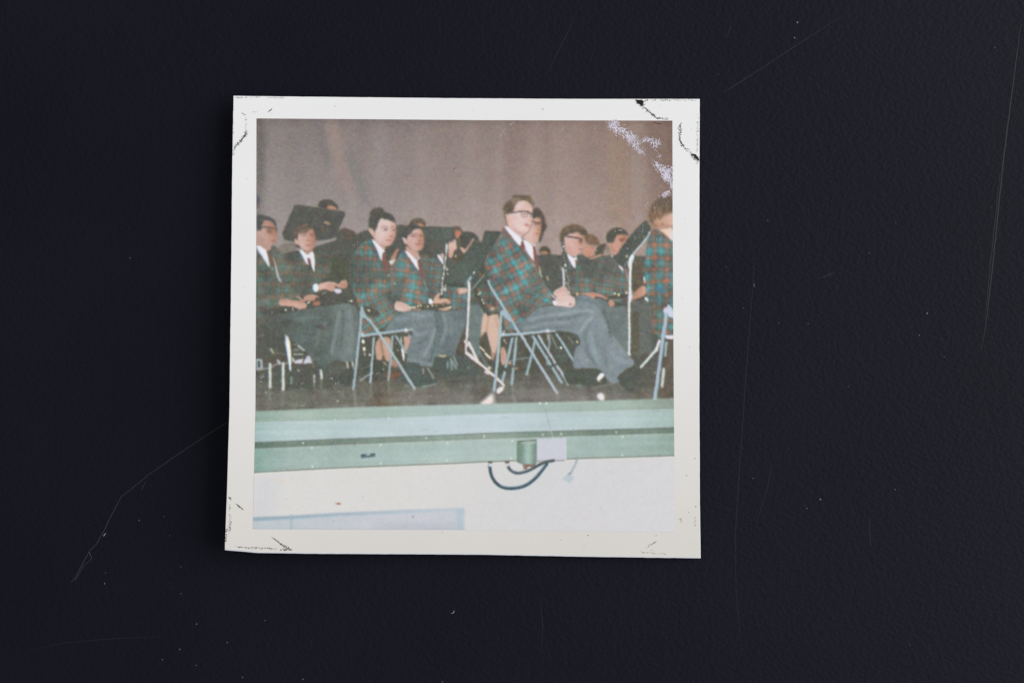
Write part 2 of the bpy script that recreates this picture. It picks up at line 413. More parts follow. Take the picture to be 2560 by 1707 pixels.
def man2():
    jf = plaid((780, 250), (25, -190), (150, 20), 'b1', (90, 91, 81), (64, 112, 114), (160, 98, 68), (116, 108, 100), .44, 2.4)
    poly('a1', '500 1405 700 1335 910 1290 1060 1420 1290 1330 1480 1310 1560 1500 1530 1750 1350 1900 1200 1990 1180 2240 900 2250 720 2120 620 1800 540 1560', jf, 1.8, 1)
    poly('a1', '890 940 960 955 1040 955 1100 915 1130 868 1190 880 1225 930 1242 1050 1247 1120 1225 1205 1190 1285 1140 1318 1060 1318 980 1268 930 1195 900 1150', G('a1', (204, 172, 162), (950, 1100), (176, 128, 108), (1240, 1000)), 1.4, 1)
    poly('a1', '980 1260 1060 1320 1140 1310 1190 1290 1190 1340 1110 1420 1020 1330', (180, 138, 122), 1.6, 1)
    poly('a1', '818 1085 850 1058 905 1110 915 1195 870 1185', (204, 166, 152), 1.2)
    poly('a1', '795 1010 850 870 950 790 1050 775 1130 828 1195 872 1120 885 1100 940 1000 962 915 945 890 1060 850 1055 825 1080', (104, 92, 80), 2.2, 1)
    blob('a1', 1040, 800, 50, 22, (150, 95, 68), .6); blob('a1', 990, 870, 50, 30, (92, 78, 76), .6)
    line('a1', '950 985 1010 970 1080 985', 20, (122, 96, 88), 1.4, .8, True); line('a1', '1140 985 1215 985', 18, (118, 88, 78), 1.4, .8); blob('a1', 1020, 1018, 38, 15, (128, 100, 92), .65); blob('a1', 1180, 1015, 32, 14, (124, 92, 80), .65); poly('a1', '1200 900 1240 1040 1245 1130 1190 1280 1140 1310 1180 1200 1200 1050', (156, 106, 86), 4, 2, .6)
    blob('a1', 1110, 1090, 20, 50, (180, 132, 118), .6); blob('a1', 1115, 1110, 36, 13, (158, 108, 94), .8); blob('a1', 1110, 1206, 54, 17, (154, 100, 94), .8)
    poly('a1', '840 1190 900 1190 950 1250 930 1270 880 1240', (92, 84, 72), 1.5)
    poly('a1', '918 1288 1000 1300 1100 1405 1180 1305 1210 1360 1235 1500 1230 1740 1190 1680 1150 1540 1110 1580 1060 1560 1000 1430', WH, 1.1, 1)
    poly('a1', '1085 1455 1135 1440 1165 1560 1150 1600 1110 1580', (122, 80, 74), 1.2, 1)
    line('a1', '925 1300 1000 1430 1075 1570', 14, (140, 185, 215), 1, .7)

def left_hands():
    poly('b1', '250 1080 500 990 900 980 1050 1030 760 1110 420 1150 270 1170', (78, 80, 70), 2.4)
    poly('b1', '1180 790 1500 700 1900 800 2020 880 1820 900 1500 980 1350 980 1200 900', (80, 80, 68), 2.4)
    poly('b1', '515 890 570 828 700 850 860 868 960 868 1042 910 1082 960 1060 1022 960 1042 900 1052 868 1000 760 975 530 968', G('b1', (182, 140, 122), (700, 850), (206, 168, 152), (700, 960)), 1.2, 1)
    poly('b1', '845 780 905 768 965 830 1012 858 1012 800 1085 758 1225 748 1312 792 1312 822 1244 804 1244 852 1130 882 1030 882 1000 905 920 830', (190, 150, 132), 1.2, 1)
    poly('b1', '1190 900 1280 870 1340 900 1330 960 1250 975 1195 955', (168, 118, 94), 1.5)
    poly('b1', '1065 912 1140 886 1152 906 1090 932', (224, 222, 218), .9)
    dots('b1', '660 1050', 20, (228, 224, 212)); dots('b1', '800 1010 862 1000 805 1050', 18, (190, 190, 184), .8)
    dots('b1', '395 1105 1440 715 1400 735', 13, (196, 200, 190), .9); dots('b1', '1945 880', 20, (240, 238, 220)); dots('b1', '1895 882', 12, (200, 198, 180))
    poly('b1', '1192 575 1240 535 1300 560 1318 640 1300 690 1240 708 1200 660', (226, 230, 236), 1.1, 1)
    line('b1', '1200 580 1200 650 1235 700', 12, (120, 185, 215), 1, .8)
    poly('b1', '1290 550 1400 518 1560 498 1640 528 1700 556 1722 500 1785 466 1850 468 1875 540 1872 600 1790 642 1720 622 1640 592 1602 682 1560 702 1480 655 1400 640 1320 692', G('b1', (212, 176, 162), (1400, 520), (190, 145, 128), (1800, 620)), 1.2, 1)
    poly('b1', '1600 645 1660 632 1762 655 1745 712 1680 742 1602 690', (212, 206, 220), 1.1, 1)
    for s in ('1480 560 1600 580', '1460 600 1560 630', '1730 540 1860 560', '1730 580 1850 600', '930 900 1040 930', '920 950 1050 970', '910 1000 1030 1010', '1060 810 1200 790', '1080 850 1230 820'): line('b1', s, 11, (150, 108, 92), 1.0, .55)
    line('b1', '1620 590 1660 610', 22, (96, 80, 72), 1, .8)

def trousers_left():
    f = lambda X, Y: (np.array([97, 107, 103]) + (np.exp(-((X - 868) / 26) ** 2))[..., None] * np.array([20, 22, 24]) + (W3[(Y[:, 0] - PY0).astype(int)][:, (X[0] - PX0).astype(int)] * 1.5)[..., None])
    poly('b1', '420 1180 700 1090 1080 1040 1350 985 1650 935 1850 920 2010 960 2080 1050 2110 1300 2090 1600 2060 1900 2000 2050 1880 2080 1600 2020 1430 2170 1410 2300 1300 2130 1190 1985 1100 1915 1010 1770 820 1700 640 1500 400 1460 240 1380', f, 1.6, 1)
    for s, w, c, a in (('1700 1100 1640 1500 1560 1900', 60, (132, 144, 145), .6), ('1780 1080 1790 1400 1740 1800', 40, (88, 98, 94), .6), ('1900 1100 1960 1500 1940 1900', 60, (124, 136, 138), .6), ('1450 1300 1300 1500 1250 1800', 70, (116, 128, 126), .5), ('620 1180 900 1250 1300 1200', 70, (112, 126, 123), .5), ('1300 1380 1400 1420', 90, (92, 86, 74), .6), ('800 1450 1000 1560 1150 1800', 60, (96, 110, 108), .6), ('1500 960 1600 1010', 60, (120, 122, 118), .5)):
        line('b1', s, w, c, 2.8, min(1, a * 1.4), True)

def under_left():
    poly('c1', '80 100 420 60 640 80 820 300 1010 360 1100 500 1200 580 1300 720 1410 900 1480 1000 1560 1080 1900 1060 1990 1000 1960 1180 80 1200', (84, 87, 76), 2, 1)
    poly('c1', '80 500 700 560 1180 560 1200 700 80 830', (92, 84, 72), 3, 0, .7)
    poly('c1', '80 600 200 605 218 800 80 815', (166, 180, 186), 1.2, 0); poly('c1', '110 640 160 640 162 770 115 775', (78, 82, 78), 1.1, 0)
    line('c1', '90 820 320 780 500 700 720 690', 32, (158, 156, 158), 1.6, .85)
    line('c1', '510 640 540 690', 50, (206, 208, 214), 1.6, .9)
    poly('c1', '838 640 1010 590 985 690 832 695', (206, 204, 216), 1.2, 0); poly('c1', '1030 640 1072 540 1142 540 1175 690 1000 692', (206, 206, 218), 1.2, 0)
    line('c1', '1180 600 1205 780', 16, (170, 170, 165), 1, .6)
    line('c1', '820 510 1000 512', 24, (200, 206, 196), 1.2, .9); line('c1', '910 340 1025 430', 44, (204, 212, 210), 1.6, .9)
    line('c1', '830 430 920 410', 30, (150, 165, 158), 1.4, .8); line('c1', '400 495 650 505', 14, (170, 160, 140), 1.2, .7)
    line('c1', '370 410 410 470', 40, (196, 204, 190), 1.4, .8); line('c1', '830 330 890 300', 10, (170, 174, 168), .8, .7)
    line('c1', '100 180 220 130', 40, (130, 118, 124), 2.2, .6); dots('c1', '485 122', 16, (150, 168, 158), .8)
    poly('c1', '645 70 690 80 742 260 768 450 770 840 738 835 700 560 655 300', (238, 236, 232), 1.0, 0)
    line('c1', '655 100 668 300 712 600 742 830', 16, (120, 180, 215), .9, .75); line('c1', '695 100 745 300 765 500', 10, (220, 150, 110), .9, .6)
    for s, w in (('355 705 355 965', 56), ('355 1000 355 1150', 56), ('612 690 612 935', 56), ('612 975 614 1205', 58), ('1352 825 1366 975', 56)):
        line('c1', s, w * .86, (226, 226, 218), 1.5); p = P(s)
        line('c1', [(x - 24, y) for x, y in p], 14, (130, 185, 215), .9, .7)
    for s, w in (('1220 925 1222 985', 40), ('1220 1025 1225 1060', 38), ('1860 570 1868 612', 44), ('1862 660 1878 780', 44), ('1972 655 1980 735', 38), ('1982 765 1984 800', 34), ('905 815 918 850', 26), ('800 590 812 655', 46)):
        line('c1', s, w * .85, (204, 206, 196), 1.5)
    line('c1', '768 960 772 1080', 36, (140, 168, 168), 1.2, .8); line('c1', '1225 1080 1215 1160', 30, (150, 160, 152), 1.4, .6)
    poly('c1', '1450 760 1560 640 1700 580 1820 620 1850 760 1760 880 1640 940 1480 940 1420 850', (94, 95, 84), 2, 1)
    poly('c1', '1430 960 1640 940 1800 860 1990 700 1990 1100 1800 1110 1560 1080', (78, 84, 72), 2, 1)
    line('c1', '1560 1120 1640 1160 1800 1110', 26, (140, 130, 128), 1.6, .6, True)
    for s, a in (('350 1180 350 1420', .35), ('612 1220 612 1500', .25), ('1355 1000 1355 1160', .5), ('1215 1330 1215 1400', .3), ('2010 1220 2030 1568', .45)):
        line('c1', s, 50, (160, 164, 160), 2.6, a)
    blob('c1', 1685, 1430, 24, 16, (206, 210, 194))

def far_mid():
    # stands and half-hidden players between the two front seats
    poly('a2', '730 790 900 812 1000 835 1280 840 1800 850 1900 880 1960 1100 1960 1500 1500 1480 1100 1500 800 1300 700 1000', (86, 89, 80), 1.4, 1)
    poly('a2', '1280 850 1780 860 1800 1080 1650 1160 1300 1100', (92, 98, 92), 3, 1, .8)
    poly('a2', '1280 1180 1640 1160 1640 1300 1300 1350', (100, 92, 84), 4, 2, .6)
    poly('a2', '960 805 1000 720 1085 668 1190 664 1275 708 1296 790 1272 835 1200 800 1000 780', (104, 94, 78), 1.6, 1)
    poly('a2', '1105 768 1220 775 1262 828 1205 845', (182, 130, 100), 1.5, 1)
    poly('a2', '1815 845 1895 818 1965 845 2005 930 1990 960 1850 930', (102, 90, 74), 1.6, 1)
    poly('a2', '1850 922 1940 908 2002 942 1985 990 1935 1062 1905 1085 1860 1000', (184, 124, 96), 1.5, 1)
    poly('a2', '1925 1180 1930 1060 1985 980 2065 938 2150 930 2260 975 2330 1075 2360 1190 2250 1190 2180 1200 2090 1310 1980 1230', (76, 78, 70), 1.6, 1)
    line('a2', '2080 1290 2150 1190 2225 1090', 44, (206, 172, 158), 1.6, .9); blob('a2', 2300, 1140, 30, 22, (170, 130, 112), .8)
    poly('a2', '1958 1212 2092 1300 2045 1375 1975 1290', (204, 168, 152), 1.2, 1)
    line('a2', '1960 1080 1945 1250', 26, (150, 100, 72), 2, .6)
    poly('a2', '1880 1300 2050 1350 1990 1568 1820 1568', (92, 82, 62), 2.5, 1, .8)
    blob('a2', 1880, 1415, 16, 20, (220, 214, 190))

def man5():
    jf = plaid((1545, 400), (15, -150), (140, 30), 'b2', (92, 95, 88), (78, 126, 134), (158, 102, 78), (128, 120, 114), .6, 2)
    poly('b2', '1170 60 1200 20 1350 60 1500 -20 1630 180 1640 400 1600 620 1570 720 1440 860 1340 840 1330 650 1270 450', jf, 1.5, 1)
    jf2 = plaid((1835, 765), (-10, 165), (190, 5), 'b2', (92, 96, 92), (70, 128, 140), (168, 102, 78), (136, 126, 122), .8, 1.5)
    poly('b2', '1640 620 1900 600 2120 620 2352 640 2352 1100 2080 1060 1780 1030 1780 900 1640 830', jf2, 1.6, 0)
    poly('a2', '1735 1150 1800 1130 1862 1086 1893 1120 1882 1200 1903 1242 1880 1292 1842 1312 1822 1400 1802 1452 1738 1446 1728 1300', G('a2', (214, 180, 168), (1800, 1200), (200, 156, 138), (1780, 1440)), 1.3, 1)
    line('a2', '1780 1160 1850 1130', 20, (150, 110, 98), 1.2, .6); line('a2', '1840 1310 1870 1300', 16, (160, 100, 90), 1, .7)
    poly('a2', '1565 1400 1600 1350 1655 1360 1655 1480 1620 1460', (206, 166, 150), 1.3, 1)
    poly('a2', '1500 1392 1560 1385 1630 1470 1650 1560 1645 1600 1585 1530', WH, 1.1, 1)
    line('a2', '1700 1170 1690 1400 1660 1640 1625 1900 1605 2180', 54, (80, 84, 80), 1.3); line('a2', '1702 1180 1690 1400 1655 1640 1622 1900 1603 2170', 18, (200, 202, 198), 1.0, .9)
    for x, y, r in ((1700, 1205, 22), (1702, 1255, 24), (1694, 1315, 20), (1682, 1440, 12), (1672, 1500, 12)):
        blob('a2', x, y, r, r * 1.5, (222, 224, 220), .9)
    for x, y, r in ((1682, 45, 16), (1656, 222, 24), (1706, 265, 18), (1720, 350, 16), (1640, 355, 20), (1626, 440, 18), (1612, 540, 16), (1620, 600, 15), (1604, 662, 20), (1662, 650, 28), (1606, 735, 18), (1678, 570, 18)):
        blob('b2', x, y, r, r * 1.5, (222, 220, 212), .95)
    poly('b2', '1435 865 1500 760 1552 706 1580 740 1560 832 1620 828 1722 840 1785 905 1765 925 1600 925 1440 945', (208, 170, 150), 1.2, 1)
    blob('b2', 1575, 820, 30, 24, (90, 84, 72), .8); blob('b2', 1680, 900, 40, 14, (130, 100, 82), .7)
    poly('b2', '1330 842 1410 832 1450 945 1352 945', (232, 234, 238), 1.0, 1); line('b2', '1332 860 1345 935', 12, (120, 180, 205), .9, .7)
    poly('b2', '1885 650 1970 625 2112 640 2112 702 1950 755 1930 700', (212, 178, 166), 1.3, 1); blob('b2', 1905, 660, 26, 24, (180, 105, 75), .8)

def man3_body():
    sh = lambda X, Y: 1 - .16 * np.exp(-((X - 876) / 14) ** 2) - .14 * np.exp(-((X - 975) / 9) ** 2)
    jf = plaid((60, 345), (0, 205), (338, -15), 'b2', (102, 104, 96), (64, 134, 136), (176, 104, 76), (150, 136, 130), 1.0, 1.4, sh)
    jt = plaid((60, 345), (5, 205), (170, 0), 'b2', (102, 104, 95), (64, 134, 136), (178, 104, 76), (150, 136, 130), 1.0, 1.4, sh)
    poly('b2', '225 -331 60 -260 -80 -130 -160 40 -190 300 -160 600 -60 900 10 1100 -30 1300 0 1520 200 1520 400 1440 640 1240 810 1100 735 1065 660 1025 700 900 620 860 600 520 560 380 550 330 440 100 340 -110', jt, 1.4, 1)
    js = plaid((300, 860), (140, -75), (75, 160), 'b2', (102, 103, 96), (70, 140, 148), (178, 106, 80), (152, 140, 136), 1.0, 1.2)
    poly('b2', '-20 720 200 760 420 820 640 890 700 900 655 1030 720 1075 640 1230 480 1200 300 1100 60 1000', js, 2.2, 1)
    js2 = plaid((460, 1200), (120, -60), (90, 160), 'b2', (101, 102, 95), (64, 130, 134), (178, 106, 78), (150, 136, 132), 1.0, 1.2)
    poly('b2', '0 1100 200 1180 480 1180 640 1220 520 1350 400 1440 200 1520 0 1520', js2, 2.2, 1)
    poly('b2', '60 960 200 1000 360 1080 420 1140 300 1210 150 1180 60 1080', (82, 80, 66), 2.6, 2, .9)
    dots('b2', '180 1070', 20, (240, 238, 206)); dots('b2', '150 1065', 12, (220, 220, 190), .8)
    line('b2', '-100 -100 -120 300 -60 700', 40, (84, 88, 78), 4, .35, True)

def man3_head():
    poly('a2', '240 1010 300 1000 400 1180 505 1225 495 1300 440 1345 320 1180', (196, 158, 146), 1.3, 1)
    poly('a2', '350 690 430 660 550 690 640 720 692 755 708 850 692 900 703 950 692 1040 662 1112 622 1172 570 1214 500 1224 430 1204 350 1155 298 1080 285 990 305 880', G('a2', (216, 191, 184), (500, 900), (200, 158, 142), (705, 1000)), 1.3, 1)
    poly('a2', '340 1140 430 1200 520 1222 600 1190 640 1130 560 1180 460 1180', (196, 154, 140), 2.4, 2, .6)
    poly('a2', '160 885 205 850 262 890 292 960 275 1045 210 985', (212, 180, 168), 1.2, 1)
    line('a2', '200 880 250 930 262 1000', 18, (186, 140, 124), 1.2, .6, True)
    poly('a2', '168 850 178 700 190 600 232 515 305 474 395 476 465 500 485 552 560 568 645 618 685 700 718 785 640 745 560 702 480 688 420 668 362 718 325 870 300 905 262 872 205 862', (78, 78, 70), 1.9, 1)
    poly('a2', '185 560 240 500 330 470 420 475 470 505 430 540 300 560 220 620', (92, 86, 72), 3, 2, .55)
    line('a2', '230 520 330 478 430 488', 18, (104, 92, 66), 1.6, .6, True); line('a2', '200 680 250 800', 30, (86, 84, 72), 3, .6)
    line('a2', '412 862 480 828 548 852', 20, (122, 100, 92), 1.5, .7, True); line('a2', '608 856 640 838 690 850', 18, (136, 108, 96), 1.5, .7, True)
    blob('a2', 500, 895, 46, 20, (150, 124, 122), .75); blob('a2', 502, 892, 24, 16, (92, 78, 74), .75); blob('a2', 470, 925, 50, 14, (190, 156, 148), .6)
    blob('a2', 655, 905, 34, 16, (156, 124, 118), .7); blob('a2', 660, 904, 20, 14, (98, 80, 74), .7); poly('a2', '630 760 700 780 706 900 690 1040 640 1140 600 1180 640 1040 655 920', (178, 128, 108), 5, 2, .5); blob('a2', 600, 960, 16, 50, (232, 212, 206), .5)
    line('a2', '600 880 610 980 630 1010', 16, (190, 148, 136), 1.6, .6, True); blob('a2', 612, 1030, 36, 14, (160, 112, 100), .8)
    blob('a2', 558, 1104, 62, 16, (172, 112, 108), .85); poly('a2', '300 960 340 1080 430 1180 500 1215 420 1190 330 1110 292 1020', (184, 142, 128), 4, 2, .5); blob('a2', 560, 1140, 40, 14, (200, 164, 152), .6); blob('a2', 430, 980, 60, 60, (222, 200, 194), .5)
    poly('a2', '215 1085 285 1200 350 1320 425 1510 470 1640 420 1640 330 1500 240 1330 180 1180', (92, 94, 94), 3.0, 1, .75)
    poly('b2', '430 90 560 330 600 520 560 520 480 330 400 140', (90, 92, 88), 3, 1, .6)
    poly('a2', '222 1080 270 1092 400 1222 470 1290 492 1330 440 1490 418 1500 340 1300 280 1190', (230, 228, 236), 1.1, 1)
    poly('b2', '395 -40 440 -20 450 60 430 90', (230, 228, 236), 1, 1)
    line('a2', '222 1085 285 1200 400 1440', 10, (150, 195, 220), 1, .6)
    poly('a2', '438 1350 492 1318 505 1440 555 1590 570 1740 530 1760 480 1640 430 1530', TIE, 1.2, 1)
    line('b2', '540 210 545 330', 20, (120, 110, 90), 2, .5)
    dots('b2', '560 380 680 545', 20, (190, 186, 176), .8)
    poly('a2', '560 1568 640 1380 700 1268 735 1280 770 1255 740 1330 700 1400 690 1500 630 1600', (178, 132, 112), 1.4, 1)
    poly('b2', '552 105 600 88 640 80 690 50 690 90 650 140 600 170', (216, 216, 214), 1.2, 1); blob('b2', 650, 90, 30, 30, (190, 170, 148), .6)

def man4():
    jf = plaid((1040, 580), (5, 195), (-270, -30), 'b2', (94, 97, 90), (66, 128, 136), (172, 104, 78), (148, 136, 132), .9, 1.5, lambda X, Y: 1 - .12 * np.exp(-((X - 985) / 10) ** 2))
    jt = plaid((760, 530), (-15, 195), (280, 50), 'b2', (100, 102, 96), (68, 134, 142), (172, 104, 78), (146, 134, 130), .92, 1.6)
    poly('b2', '870 -110 950 0 1150 300 1250 450 1335 650 1345 840 1345 950 1100 965 960 965 860 905 720 890 630 840 590 500 560 180 700 100 800 -60', jt, 1.4, 1)
    line('b2', '1000 100 1100 260 1200 460', 30, (104, 110, 112), 2.2, .5)
    poly('a2', '895 1195 1000 1290 1150 1340 1165 1400 1120 1480 1000 1410 905 1300', (200, 160, 146), 1.3, 1)
    poly('a2', '1035 895 1100 865 1200 868 1232 950 1252 1050 1258 1150 1232 1242 1182 1314 1100 1334 1010 1294 930 1205 908 1100 925 1010', G('a2', (206, 172, 162), (1050, 1100), (184, 136, 116), (1255, 1100)), 1.3, 1)
    poly('a2', '815 1065 865 1038 922 1100 925 1192 870 1155', (212, 178, 164), 1.2, 1)
    poly('a2', '828 1010 880 900 950 800 1005 755 1100 795 1195 838 1238 905 1200 885 1100 868 1040 900 1000 972 932 1012 922 1085 868 1040', (78, 80, 72), 1.6, 1)
    line('a2', '990 870 1005 960', 16, (140, 118, 104), 1.2, .7)
    line('a2', '935 1010 1010 985 1110 985', 22, (122, 98, 90), 1.6, .75, True); poly('a2', '1180 870 1240 940 1256 1120 1230 1240 1180 1312 1140 1320 1190 1220 1210 1060', (166, 116, 96), 5, 2, .6); blob('a2', 1048, 1026, 40, 17, (122, 94, 86), .75); blob('a2', 1200, 1010, 36, 19, (124, 90, 78), .75); poly('a2', '940 1120 1000 1240 1090 1300 1010 1290 930 1200', (176, 132, 118), 4, 2, .55); blob('a2', 1130, 930, 50, 40, (216, 184, 172), .6)
    line('a2', '1130 1000 1150 1080 1170 1120', 18, (184, 138, 124), 1.6, .6, True); blob('a2', 1175, 1115, 34, 14, (158, 108, 96), .8); blob('a2', 1150, 1175, 62, 17, (160, 104, 98), .85); blob('a2', 1120, 1215, 40, 14, (190, 148, 134), .6)
    poly('a2', '850 1300 1000 1490 1160 1720 1260 1880 1200 1880 1080 1720 940 1520 820 1360', (94, 98, 100), 3.2, 1, .6)
    poly('a2', '862 1300 910 1300 1050 1425 1120 1490 1162 1400 1182 1460 1145 1500 1172 1600 1168 1720 1090 1620 1000 1490', (230, 228, 234), 1.1, 1)
    poly('b2', '1122 50 1170 58 1212 200 1275 410 1245 450 1190 385 1155 260', TIE, 1.2, 1)
    line('b2', '1255 460 1295 590 1330 660', 24, (150, 150, 152), 1.3, .8)
    line('a2', '1190 1415 1330 1420', 36, (160, 124, 104), 2, .7)
    # hand and clarinet across the lap
    poly('b2', '700 892 742 884 862 910 962 960 1005 1022 982 1072 862 1088 762 1084 662 1032', G('b2', (206, 172, 158), (800, 900), (218, 194, 184), (800, 1060)), 1.2, 1)
    for s in ('800 960 940 990', '820 1010 960 1030', '850 1050 960 1060'): line('b2', s, 11, (186, 148, 134), 1.1, .5)
    poly('b2', '1080 950 1300 952 1780 930 1790 985 1500 1012 1300 1034 1100 1005', (78, 78, 62), 1.3, 1)
    line('b2', '985 1005 1080 1005', 36, (226, 216, 206), 1.2); line('b2', '1040 1050 1190 1045', 26, (196, 152, 136), 1.4, .9); line('b2', '950 1040 990 1055', 40, (208, 170, 158), 1.4)
    line('b2', '1090 970 1400 975 1770 950', 8, (176, 170, 146), .9, .7); dots('b2', '1140 985 1197 970 1330 985 1420 972', 19, (232, 222, 196)); dots('b2', '1500 975 1630 960', 15, (196, 190, 160), .9); blob('b2', 1160, 930, 30, 30, (200, 150, 130), .8)
    line('b2', '1260 990 1310 1040', 18, (150, 140, 120), 1.2, .7)
    poly('b2', '1510 1030 1620 1025 1745 985 1785 1005 1765 1040 1700 1068 1600 1065', (208, 172, 148), 1.2, 1); blob('b2', 1760, 1005, 22, 24, (220, 214, 208), .9)

def trousers_mid():
    n = lambda X, Y: (W3[(Y[:, 0] - PY0).astype(int)][:, (X[0] - PX0).astype(int)] * 2)[..., None]
    # legs between the chairs (bare shins, dark skirts)
    poly('c2', '1850 400 2060 -50 2100 300 2090 560 1840 560', (92, 84, 68), 3, 0)
    rear = lambda X, Y: np.array([108, 120, 122]) + n(X, Y)
    poly('b2', '1480 1060 1700 1090 1900 1045 2085 1040 2085 1300 1990 1568 1900 1780 1862 1980 1845 2145 1700 2125 1480 2090 1440 1700', rear, 1.5, 1)
    poly('b2', '2150 1000 2260 980 2352 1050 2360 1990 2260 1950 2150 1720 2120 1400', (108, 122, 120), 1.6, 0)
    front = lambda X, Y: np.array([119, 131, 134]) + n(X, Y)
    poly('b2', '640 1235 830 1092 1000 1082 1300 1062 1480 1062 1530 1180 1540 1400 1500 1700 1490 1910 1440 2170 1300 2160 1180 2150 1165 2100 890 2062 935 1860 1005 1560 1040 1460 900 1430 420 1510', front, 1.5, 1)
    for s, w, c, a in (('1470 1120 1520 1300 1480 1700 1380 2060', 40, (88, 100, 100), .7), ('1000 1140 1250 1180 1420 1140', 60, (142, 156, 162), .6), ('1460 1420 1420 1640 1260 1960', 46, (150, 163, 168), .6), ('700 1250 1000 1200 1300 1240', 50, (138, 152, 158), .5), ('700 1340 1000 1340', 70, (108, 122, 126), .6), ('1060 1480 1120 1560 1300 1500', 60, (146, 158, 165), .5), ('1040 1720 1200 1700 1340 1600', 36, (100, 112, 116), .6), ('1000 1900 1200 1800', 30, (104, 118, 120), .5), ('1640 1150 1700 1400 1600 1700', 70, (132, 146, 150), .6), ('1780 1200 1800 1500', 70, (122, 136, 138), .5), ('1560 1150 1600 1400 1540 1750', 40, (98, 110, 112), .6), ('900 2060 1180 2075 1420 2130', 24, (146, 160, 166), .6)):
        line('b2', s, w, c, 2.5, min(1, a * 1.4), True)
    line('b2', '1280 1060 1400 1062 1500 1030', 10, (70, 76, 74), 1.2, .6, True)

def shoes_mid():
    poly('c2', '1480 520 1850 555 2050 530 2150 600 2310 800 2360 900 2200 945 1900 965 1650 985 1480 905 1430 760', (82, 92, 84), 2, 1)
    poly('c2', '1510 515 1700 525 1690 560 1600 570 1540 545', (190, 172, 142), 1.2, 1)
    poly('c2', '885 650 1170 695 1165 850 1290 955 1565 1020 1500 1085 1300 1115 1150 1155 1000 1125 770 1020 800 905 870 850', (80, 94, 88), 1.6, 1)
    poly('c2', '900 780 1100 860 1200 960 1000 980', (92, 106, 102), 4, 2, .6)
    line('c2', '1230 1140 1360 1130 1490 1100', 30, (146, 154, 152), 1.6, .8, True); line('c2', '890 1125 960 1130', 34, (160, 160, 150), 1.6, .7)
    for s in ('1330 780 1440 980', '1240 790 1240 880', '1830 560 1905 720', '1800 640 1885 785', '1722 660 1722 775', '1790 660 1800 810'):
        line('c2', s, 38, (150, 168, 174), 1.3, .8)
    blob('c2', 1782, 610, 16, 22, (196, 190, 150), .9); blob('c2', 2120, 775, 22, 22, (130, 160, 156), .8)
    line('c2', '1880 960 1790 1150', 46, (84, 82, 70), 3, .6); poly('c2', '1860 970 2060 920 2100 960 1960 1010', (140, 140, 132), 3, 2, .5)

def chair1():
    poly('c2', '30 180 1000 100 1000 160 930 450 890 650 760 700 700 760 560 1000 300 1050 60 1000 0 600', (82, 84, 70), 1.8, 0)
    poly('c2', '310 195 590 160 612 350 590 660 500 640 452 480 425 650 300 600', (196, 160, 140), 1.4, 1)
    line('c2', '400 220 430 350 470 620', 34, (130, 106, 84), 1.8, .7, True)
    poly('c2', '850 160 995 148 985 260 930 460 872 410', (196, 160, 144), 1.4, 0)
    poly('c2', '590 600 700 600 760 700 690 770 600 740', (190, 140, 122), 2, 2, .8)
    poly('c2', '430 660 480 655 545 745 500 750', (186, 160, 138), 1.3, 1); poly('c2', '680 735 740 735 745 770 700 765', (192, 136, 110), 1.4)
    poly('c2', '470 870 800 850 780 960 600 1000 500 960', (128, 92, 72), 3, 1, .9)
    poly('c2', '0 640 230 620 420 660 530 760 460 880 250 860 0 880', (76, 80, 68), 2.4, 0)
    poly('c2', '800 400 830 385 862 420 870 640 845 650 815 520', (236, 230, 226), 1.1, 1); poly('c2', '795 150 815 180 830 290 800 290', (214, 216, 210), 1.1, 1)
    for x, y in ((65, 262), (82, 405)): blob('c2', x, y, 30, 44, (240, 238, 228), 1, -.2, 1.8)
    blob('c2', 92, 505, 20, 34, (196, 208, 204), .9); blob('c2', 192, 522, 24, 24, (236, 230, 226)); dots('c2', '710 300 740 430', 16, (190, 196, 180), .7); blob('c2', 460, 812, 18, 18, (180, 200, 186), .9)
    for s, w, c in (('2 1035 110 950 235 890', 36, (150, 158, 162)), ('0 810 240 725', 34, (96, 108, 98)), ('272 185 245 560 205 1060', 44, MET), ('638 140 610 560 555 1010', 44, (156, 176, 180)), ('690 130 910 490', 44, (150, 170, 178)), ('945 90 1000 185', 36, (140, 158, 162))):
        line('c2', s, w, c, 1.0)
    line('c2', '230 700 205 1060', 18, (190, 204, 206), 1, .7)
    line('c2', '30 185 560 145 1030 100', 30, (84, 82, 66), 1.4, .8)
    line('c2', '45 150 500 90 900 40 1035 28', 58, (160, 180, 187), 1.0, 1, False, 34)
    line('c2', '60 138 500 76 880 26', 14, (182, 200, 206), 1, .7)
    blob('c2', 900, 42, 30, 36, (240, 232, 230)); blob('c2', 45, 110, 26, 40, (226, 228, 232), .9)
    poly('b2', '20 985 58 985 92 1100 130 1180 225 1255 260 1320 200 1290 100 1215 30 1200 -10 1150', (160, 180, 186), 1.1, 1)
    line('b2', '100 1190 230 1300 400 1570', 44, MET, 1.0, 1, True)
    line('c2', '300 0 620 480 1065 1185', 48, MET, 1.0); line('c2', '320 10 640 490 1075 1165', 14, (192, 208, 212), .9, .7)
    line('c2', '700 700 1080 1190', 10, (214, 180, 160), .9, .5)
    line('b1', '2150 1150 2110 1568', 46, (162, 182, 190), 1.0); line('c1', '2112 80 2050 640 1990 1190', 46, (158, 178, 186), 1.0)
    line('c1', '2120 90 2062 640 2005 1180', 12, (190, 204, 206), .9, .7); line('c1', '2092 80 2030 640 1975 1180', 8, (110, 150, 170), .9, .5)

